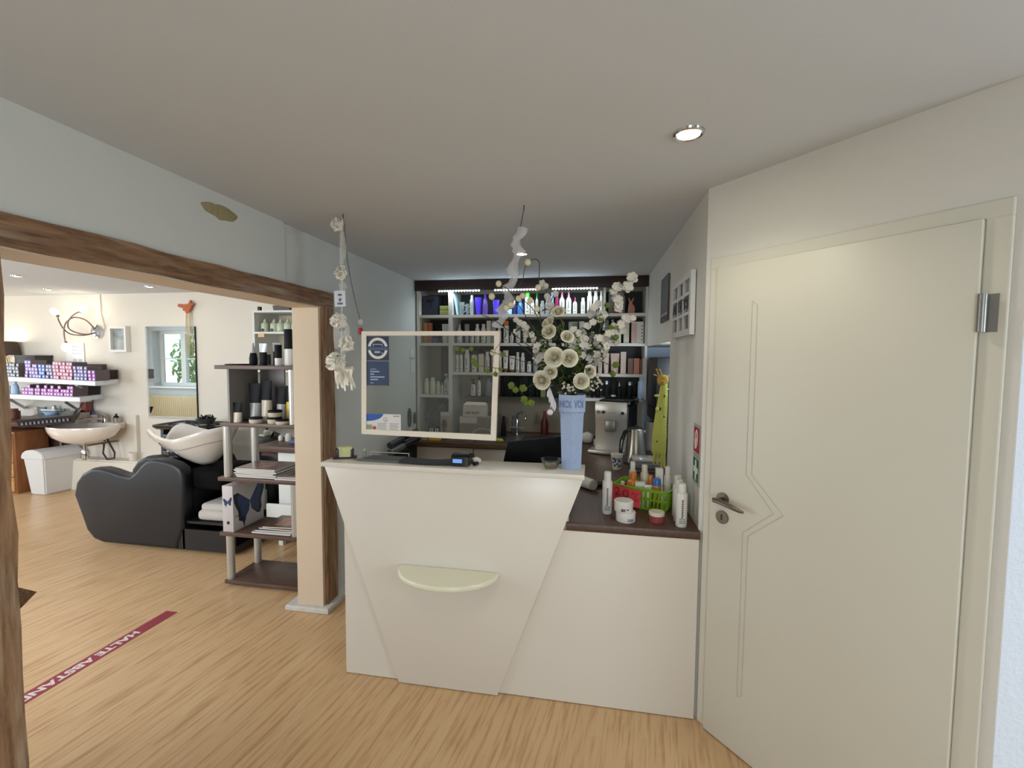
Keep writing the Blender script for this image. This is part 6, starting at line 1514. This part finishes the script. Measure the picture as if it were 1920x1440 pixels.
# ------------------------------------------------------------------ display rack with metal posts
RACK = wood('rack_walnut', (70, 50, 41), (98, 73, 60), 'x', 1.6, .45, 12)
PST = M('post_silver', (186, 182, 174), .35, .6)
t = thing('display_rack', 'five-tier walnut display rack with silver posts beside the white pillar', 'rack', (-2.2, 2.85, 0))
X0, X1, Y0_, Y1_ = -2.53, -1.89, 2.69, 3.02
for z, x0 in ((.045, -2.50), (.385, -2.53), (.772, -2.53), (1.152, -2.50), (1.545, -2.53)):
    obj('shelf_board', G().box(x0, X1, Y0_, Y1_, z-.026, z, .002), RACK, t)
obj('plinth', G().box(-2.46, X1, 2.72, 3.0, .0, .02), RACK, t, False)
for x, y, z0, z1 in ((-2.475, 2.725, .045, .359), (-2.475, 2.985, .045, .359), (-1.93, 2.985, .045, .359), (-1.965, 2.725, .385, .746), (-2.48, 2.985, .385, .746), (-2.475, 2.725, .772, 1.126), (-2.475, 2.985, .772, 1.126), (-1.925, 2.985, .772, 1.126), (-1.965, 2.725, 1.152, 1.519)):
    obj('post', G().tube([(x, y, z0), (x, y, z1)], .026, 14), PST, t)
obj('side_board', G().box(-2.455, -2.44, 2.715, 2.99, 1.152, 1.519), M('rack_grey', (124, 118, 112), .5), t, False)
obj('rear_board', G().box(-2.43, -2.23, 3.0, 3.015, 1.152, 1.519), M('rack_grey', (124, 118, 112), .5), t, False)
def two_tone(style, label, x, y, z, w, h, lower, upper, split=.5, group='styling products on the display rack'):
    t = thing('styling_tube' if style == 'tube' else 'styling_bottle', label, 'tube' if style == 'tube' else 'bottle', (x, y, z), group)
    r = w/2
    if style == 'tube':
        def rg(q): return [(math.cos(a)*r*(.75+.25*q), math.sin(a)*r*(.72*(1-q)+.06), h*q) for a in [2*PI*i/18 for i in range(18)]]
        obj('lower_band', G().loft([rg(0), rg(split)]), CM(lower), t, local=True); obj('upper_tube', G().loft([rg(split), rg((1+split)/2), rg(1)]), CM(upper), t, local=True)
    else:
        obj('lower_band', G().lathe((0, 0, 0), [(r*.95, 0), (r, .005), (r, h*split)], 18), CM(lower), t, local=True)
        obj('upper_body', G().lathe((0, 0, 0), [(r, h*split), (r, h*.97), (r*.93, h)], 18), CM(upper), t, local=True)
    return t
zt_ = 1.5452
t = thing('styling_bottle', 'black bottle with a pointed silver tip at the left on the top tier', 'bottle', (-2.30, 2.78, zt_), 'styling products on the display rack')
obj('bottle_body', G().lathe((-2.30, 2.78, zt_), [(.020, 0), (.026, .01), (.026, .05), (.02, .085)], 16), CM('black'), t); obj('tip', G().lathe((-2.30, 2.78, zt_+.084), [(.018, 0), (.004, .07)], 14), CM('silver'), t)
two_tone('tube', 'silver-topped black tube second from left on the top tier', -2.215, 2.77, zt_, .062, .15, 'black', 'silver', .6)
two_tone('tube', 'clear-topped black tube third from left on the top tier', -2.13, 2.80, zt_, .07, .155, 'black', 'grey', .62)
two_tone('bottle', 'small dark bottle with white base in the middle of the top tier', -2.085, 2.75, zt_, .045, .14, 'white', 'black', .36)
two_tone('bottle', 'thin white bottle with blue top on the top tier', -2.045, 2.80, zt_, .026, .115, 'white', 'blue', .7)
two_tone('bottle', 'tall black and white canister at the right of the top tier', -2.01, 2.77, zt_, .072, .245, 'white', 'black', .46)
two_tone('bottle', 'second tall black canister at the right end beside the pillar', -1.935, 2.80, zt_, .07, .245, 'white', 'black', .46)
single('round_tray', 'thin dark round tray at the left end of the top tier', 'tray', G().lathe((-2.42, 2.79, zt_), [(.085, 0), (.09, .008), (.082, .008), (.08, .003), (1e-4, .003)], 28, cap=False), M('tray_dark_brown', (66, 48, 40), .4), (-2.42, 2.79, zt_))
zs = 1.1522
two_tone('tube', 'small black and white tube at the left of the second tier', -2.405, 2.745, zs, .07, .135, 'beige', 'black', .5)
two_tone('tube', 'large black and grey tube behind the small one on the second tier', -2.335, 2.83, zs, .10, .265, 'grey', 'black', .48)
two_tone('tube', 'tallest black and pale tube on the second tier', -2.245, 2.83, zs, .09, .285, 'beige', 'black', .52)
two_tone('tube', 'glossy black tube with grey base in the middle of the second tier', -2.15, 2.86, zs, .085, .24, 'grey', 'black', .5)
two_tone('tube', 'black and yellow tube right of the middle on the second tier', -2.07, 2.85, zs, .08, .25, 'yellow', 'black', .55)
t = two_tone('bottle', 'white pump bottle with yellow and black label by the front post', -1.995, 2.84, zs, .06, .18, 'yellow', 'black', .35)
obj('pump_head', G().lathe((0, 0, .18), [(.028, 0), (.026, .05), (.010, .06), (.010, .08), (.018, .082), (.018, .095)], 14), CM('white'), t, local=True)
def tin(label, x, y, z, w, h): product('jar', label, x, y, z, w, h, 'beige', 'black', 'round tins on the second tier', mark=False, name='wax_tin')
tin('lower round tin at the left front of the second tier', -2.255, 2.735, zs, .085, .040)
tin('lower round tin of the two stacked in the middle', -2.12, 2.745, zs, .09, .045)
tin('upper round tin stacked in the middle of the second tier', -2.115, 2.745, zs+.0455, .088, .045)
tin('flat dark tin at the right front of the second tier', -2.045, 2.725, zs, .085, .032)
def mag(label, x0, x1, y0, y1, z, th, col, rot=0.0, cover=None, group='magazines on the display rack'):
    t = thing('magazine', label, 'magazine', ((x0+x1)/2, (y0+y1)/2, z), group); t.rotation_euler = (0, 0, rot)
    w, d = (x1-x0)/2, (y1-y0)/2
    obj('pages', G().box(-w+.002, w-.002, -d+.002, d-.002, .0008, th-.0008), M('paper_pages', (206, 200, 190), .8), t, False, local=True)
    obj('cover', G().box(-w, w, -d, d, th-.001, th).box(-w, w, -d, d, 0, .001).box(-w, w, d-.001, d, 0, th), M('mag_%d_%d_%d' % col, col, .25), t, False, local=True)
    if cover: obj('cover_picture', G().box(-w*.5, w*.4, -d*.7, d*.6, th-.0005, th+.0004), M('magpic_%d_%d_%d' % cover, cover, .25, var=.4, bscale=25), t, False, local=True)
zz = .7722
for i, (th, col, rot, dx) in enumerate(((.010, (214, 208, 200), .0, .01), (.012, (70, 72, 92), .03, 0), (.008, (196, 190, 184), -.02, -.01), (.012, (120, 116, 116), .02, .005), (.010, (206, 200, 190), .04, -.01), (.009, (110, 86, 80), .0, .0))):
    mag(['lowest white', 'dark blue', 'pale', 'grey', 'cream', 'topmost brown portrait'][i] + ' magazine of the stack on the third tier', -2.42+dx, -2.11+dx, 2.72, 2.96, zz, th, col, rot, (150, 110, 96) if i == 5 else None); zz += th+.0004
mag('single pale magazine lying right of the stack on the third tier', -2.10, -1.90, 2.70, 2.93, .7722, .010, (186, 176, 166), .0, (110, 80, 72))
mag('second pale magazine on top at the right end of the third tier', -2.095, -1.905, 2.715, 2.95, .7826, .008, (150, 134, 126), .04, (96, 70, 66))
zz = .3852
for i, (th, col, rot) in enumerate(((.010, (200, 196, 186), 0), (.012, (60, 58, 84), .03), (.010, (130, 74, 74), -.03), (.010, (92, 62, 48), .06))):
    mag(['bottom pale', 'dark blue', 'reddish', 'topmost dark brown'][i] + ' magazine lying on the fourth tier beside the binder', -2.30+.02*i, -2.0+.01*i, 2.715+.01*i, 2.97, zz, th, col, rot, (170, 110, 70) if i == 3 else None); zz += th+.0004
t = thing('ring_binder', 'white ring binder with a large blue butterfly on the fourth tier', 'binder', (-2.45, 2.85, .3852))
BW = M('binder_white', (186, 178, 176), .5)
obj('cover', G().box(-2.508, -2.425, 2.70, 2.995, .3855, .71, .002), BW, t)
BF = M('butterfly_blue', (34, 52, 92), .4, var=.3, bscale=30); BK = M('butterfly_black', (20, 20, 26), .5)
def wing(y0, z0, s): return [[(y0, z0+.0*s), (y0-.10*s, z0+.075*s), (y0-.135*s, z0+.07*s), (y0-.13*s, z0+.02*s), (y0-.10*s, z0-.045*s), (y0-.095*s, z0-.10*s), (y0-.065*s, z0-.115*s), (y0-.05*s, z0-.16*s), (y0-.045*s, z0-.10*s), (y0-.01*s, z0-.06*s)],
                             [(y0, z0), (y0+.09*s, z0+.115*s), (y0+.125*s, z0+.13*s), (y0+.125*s, z0+.05*s), (y0+.095*s, z0-.02*s), (y0+.10*s, z0-.07*s), (y0+.085*s, z0-.105*s), (y0+.06*s, z0-.10*s), (y0+.01*s, z0-.055*s)]]
for nm, k, m in (('butterfly_outline', 1.06, BK), ('butterfly_wing', .84, BF)):
    g = G()
    for w_ in wing(2.86, .565, k*1.08): g.prism(w_, -2.4258, -2.4247 if k > 1 else -2.4242, 'yz')
    obj(nm, g, m, t, False)
g = G()
for w_ in wing(0, 0, .26): g.prism([(-2.465+a, .60+b*1.0) for a, b in w_], 2.6985, 2.7005, 'xz')
obj('small_butterfly', g, BF, t, False)
obj('finger_hole', G().lathe((-2.465, 2.6990, .45), [(.012, 0), (.012, .0015)], 16, 'y'), BLACK, t)
obj('binder_slot', G().box(-2.4255, -2.4245, 2.72, 2.76, .555, .560).box(-2.4255, -2.4245, 2.72, 2.76, .485, .490), BLACK, t, False)
# white shelf behind the rack
t = thing('tall_white_shelf', 'tall white shelf behind the display rack holding pale green bottles', 'shelf unit', (-3.15, 4.3, 0))
SW2 = M('tall_shelf_white', (222, 222, 214), .5)
for x in (-3.40, -2.91): obj('side_panel', G().box(x-.012, x+.012, 4.12, 4.49, 0, 2.07), SW2, t, False)
for z in (.10, .45, .80, 1.10, 1.465, 1.855, 2.07): obj('shelf_board', G().box(-3.388, -2.922, 4.12, 4.49, z-.02, z), SW2, t, False)
obj('back_board', G().box(-3.388, -2.922, 4.482, 4.492, .1, 2.05), M('tall_shelf_back', (206, 196, 176), .6), t, False)
for i, x in enumerate((-3.32, -3.215, -3.14, -3.06, -2.975)):
    b = product('noz', ['pale green teardrop bottle with black emblem at the left of the tall shelf', 'second pale teardrop bottle with black emblem on the tall shelf', 'third pale green teardrop bottle on the tall shelf', 'fourth pale green teardrop bottle on the tall shelf', 'fifth pale green teardrop bottle nearest the pillar'][i], x, 4.19, 1.8552, .075, .135, 'pale green', None, 'teardrop bottles on the tall shelf', mark=False)
    if i < 2: obj('emblem', G().lathe((0, -.0385, .02), [(.016, 0), (.016, .008)], 14, 'y'), BLACK, b, local=True)
single('price_tag', 'small orange price tag on the tall white shelf edge', 'price tag', G().box(-3.345, -3.275, 4.115, 4.1195, 1.80, 1.84), M('tag_orange', (226, 182, 140), .6), (-3.31, 4.117, 1.80))
single('black_clip', 'small black clip on top of the tall white shelf', 'clip', G().box(-3.365, -3.335, 4.14, 4.17, 2.0705, 2.112, .003), BLACK, (-3.35, 4.15, 2.0705))
carton('flat black and cream box on top of the tall white shelf', -3.20, -3.02, 4.16, 4.36, 2.0705, 2.125, DK2)
for i, x in enumerate((-3.3, -3.18, -3.06)):
    product('tube', ['left', 'middle', 'right'][i] + ' dark tube on the lower board of the tall white shelf', x, 4.2, 1.4652, .06, .16, 'black', None, None, mark=False)
# white station behind
t = thing('side_station', 'white salon cabinet with a brown top standing behind the display rack', 'cabinet', (-2.3, 3.5, 0))
obj('top_board', G().box(-2.80, -1.90, 3.36, 3.80, .80, .85, .003), RACK, t)
obj('body', G().box(-2.62, -1.90, 3.42, 3.78, .16, .798, .004), SW2, t)
obj('front_panel', G().box(-2.70, -1.92, 3.36, 3.385, .13, .36, .01), SW2, t)
for x, y in ((-2.58, 3.40), (-2.58, 3.74), (-1.95, 3.40), (-1.95, 3.74)): obj('foot', G().box(x-.02, x+.02, y-.02, y+.02, 0, .16), SW2, t, False)
obj('lower_shelf', G().box(-2.84, -2.625, 3.50, 3.78, .735, .76), M('station_shelf', (70, 36, 40), .5), t, False)
product('cyl', 'small white pot on the brown top behind the rack', -2.66, 3.62, .8502, .06, .07, 'white', None, None, mark=False)
product('cyl', 'smaller white pot beside the first on the brown top', -2.74, 3.62, .8502, .04, .05, 'white', None, None, mark=False)
single('blue_cloth', 'crumpled blue cloth on the brown top behind the rack', 'cloth', G().ball((-2.50, 3.52, .8502+.018), .05, 3, (1.6, 1, .4), .12), M('cloth_blue', (96, 108, 150), .6), (-2.50, 3.52, .85))
# ------------------------------------------------------------------ waiting stool by the timber post
FUR = M('brown_hide', (120, 92, 64), .95, bump=1.0, bscale=120, var=.3)
t = thing('hide_cushion', 'brown hide cushion with a pointed corner peeking out behind the timber post', 'cushion', (-2.1, .95, .70))
g = G().loft([[(-2.40, .70, .70), (-1.99, .75, .705), (-1.935, 1.15, .69), (-2.02, 1.12, .705), (-2.40, 1.12, .70)], [(-2.42, 0.68, .76), (-1.96, .76, .77), (-1.888, 1.225, .785), (-1.99, 1.15, .77), (-2.42, 1.15, .76)], [(-2.38, .72, .86), (-2.03, .79, .865), (-1.935, 1.17, .835), (-2.05, 1.08, .865), (-2.38, 1.08, .86)]])
obj('hide_cover', g, FUR, t, True, 30)
t = thing('waiting_stool', 'dark waiting stool under the hide cushion behind the timber post', 'stool', (-2.2, .9, 0))
obj('seat', G().box(-2.38, -2.02, .72, 1.08, .66, .70, .005), RACK, t)
for x in (-2.36, -2.10):
    for y in (.75, 1.03): obj('leg', G().box(x-.018, x+.018, y-.018, y+.018, 0, .66), RACK, t, False)
# ------------------------------------------------------------------ what the mirror shows
t = thing('radiator', 'beige panel radiator under the salon window, seen in the mirror', 'radiator', (-9.1, .36, .1))
g = G().box(-9.75, -8.35, .33, .40, .14, .72, .01)
obj('panel', g, M('radiator_beige', (206, 190, 156), .5), t)
g = G()
for k in range(28): g.box(-9.73+.05*k, -9.715+.05*k, .40, .404, .17, .69)
obj('ribs', g, M('radiator_beige', (206, 190, 156), .5), t, False)
obj('valve', G().tube([(-8.32, .365, .60), (-8.26, .365, .60), (-8.26, .365, .66)], .018, 10), STEEL, t)
LV = M('tree_leaf', (96, 150, 70), .6, var=.35, bscale=3)
for i, (x, y, z, r) in enumerate(((-11.6, -3.2, 1.5, .95), (-9.5, -3.1, 1.7, .98), (-7.5, -3.1, 1.4, .9), (-10.6, -6.2, 2.2, 1.5))):
    t = thing('garden_shrub', ['leafy green shrub outside the mirrored window, left one', 'largest leafy shrub outside the mirrored window, in the middle', 'leafy shrub outside the mirrored window, right one', 'leafy tree far outside the mirrored window'][i], 'shrub', (x, y, -.12))
    g = G()
    for k in range(1300):
        d = Vector((random.gauss(0, 1), random.gauss(0, 1), random.gauss(0, 1))).normalized()*r*(.55+.5*random.random()); p = Vector((x, y, z))+d
        g.leaf(p, (random.random()-.5, random.random()-.5, random.random()-.7), .16, .09, .3)
    obj('foliage', g, LV, t, False); obj('trunk', G().tube([(x, y, -.12), (x, y, z)], .05, 7), TWIG, t)
struct('ground', G().box(-16, 3, -9, -.0, -.2, -.12), M('garden_ground', (120, 140, 90), .9))
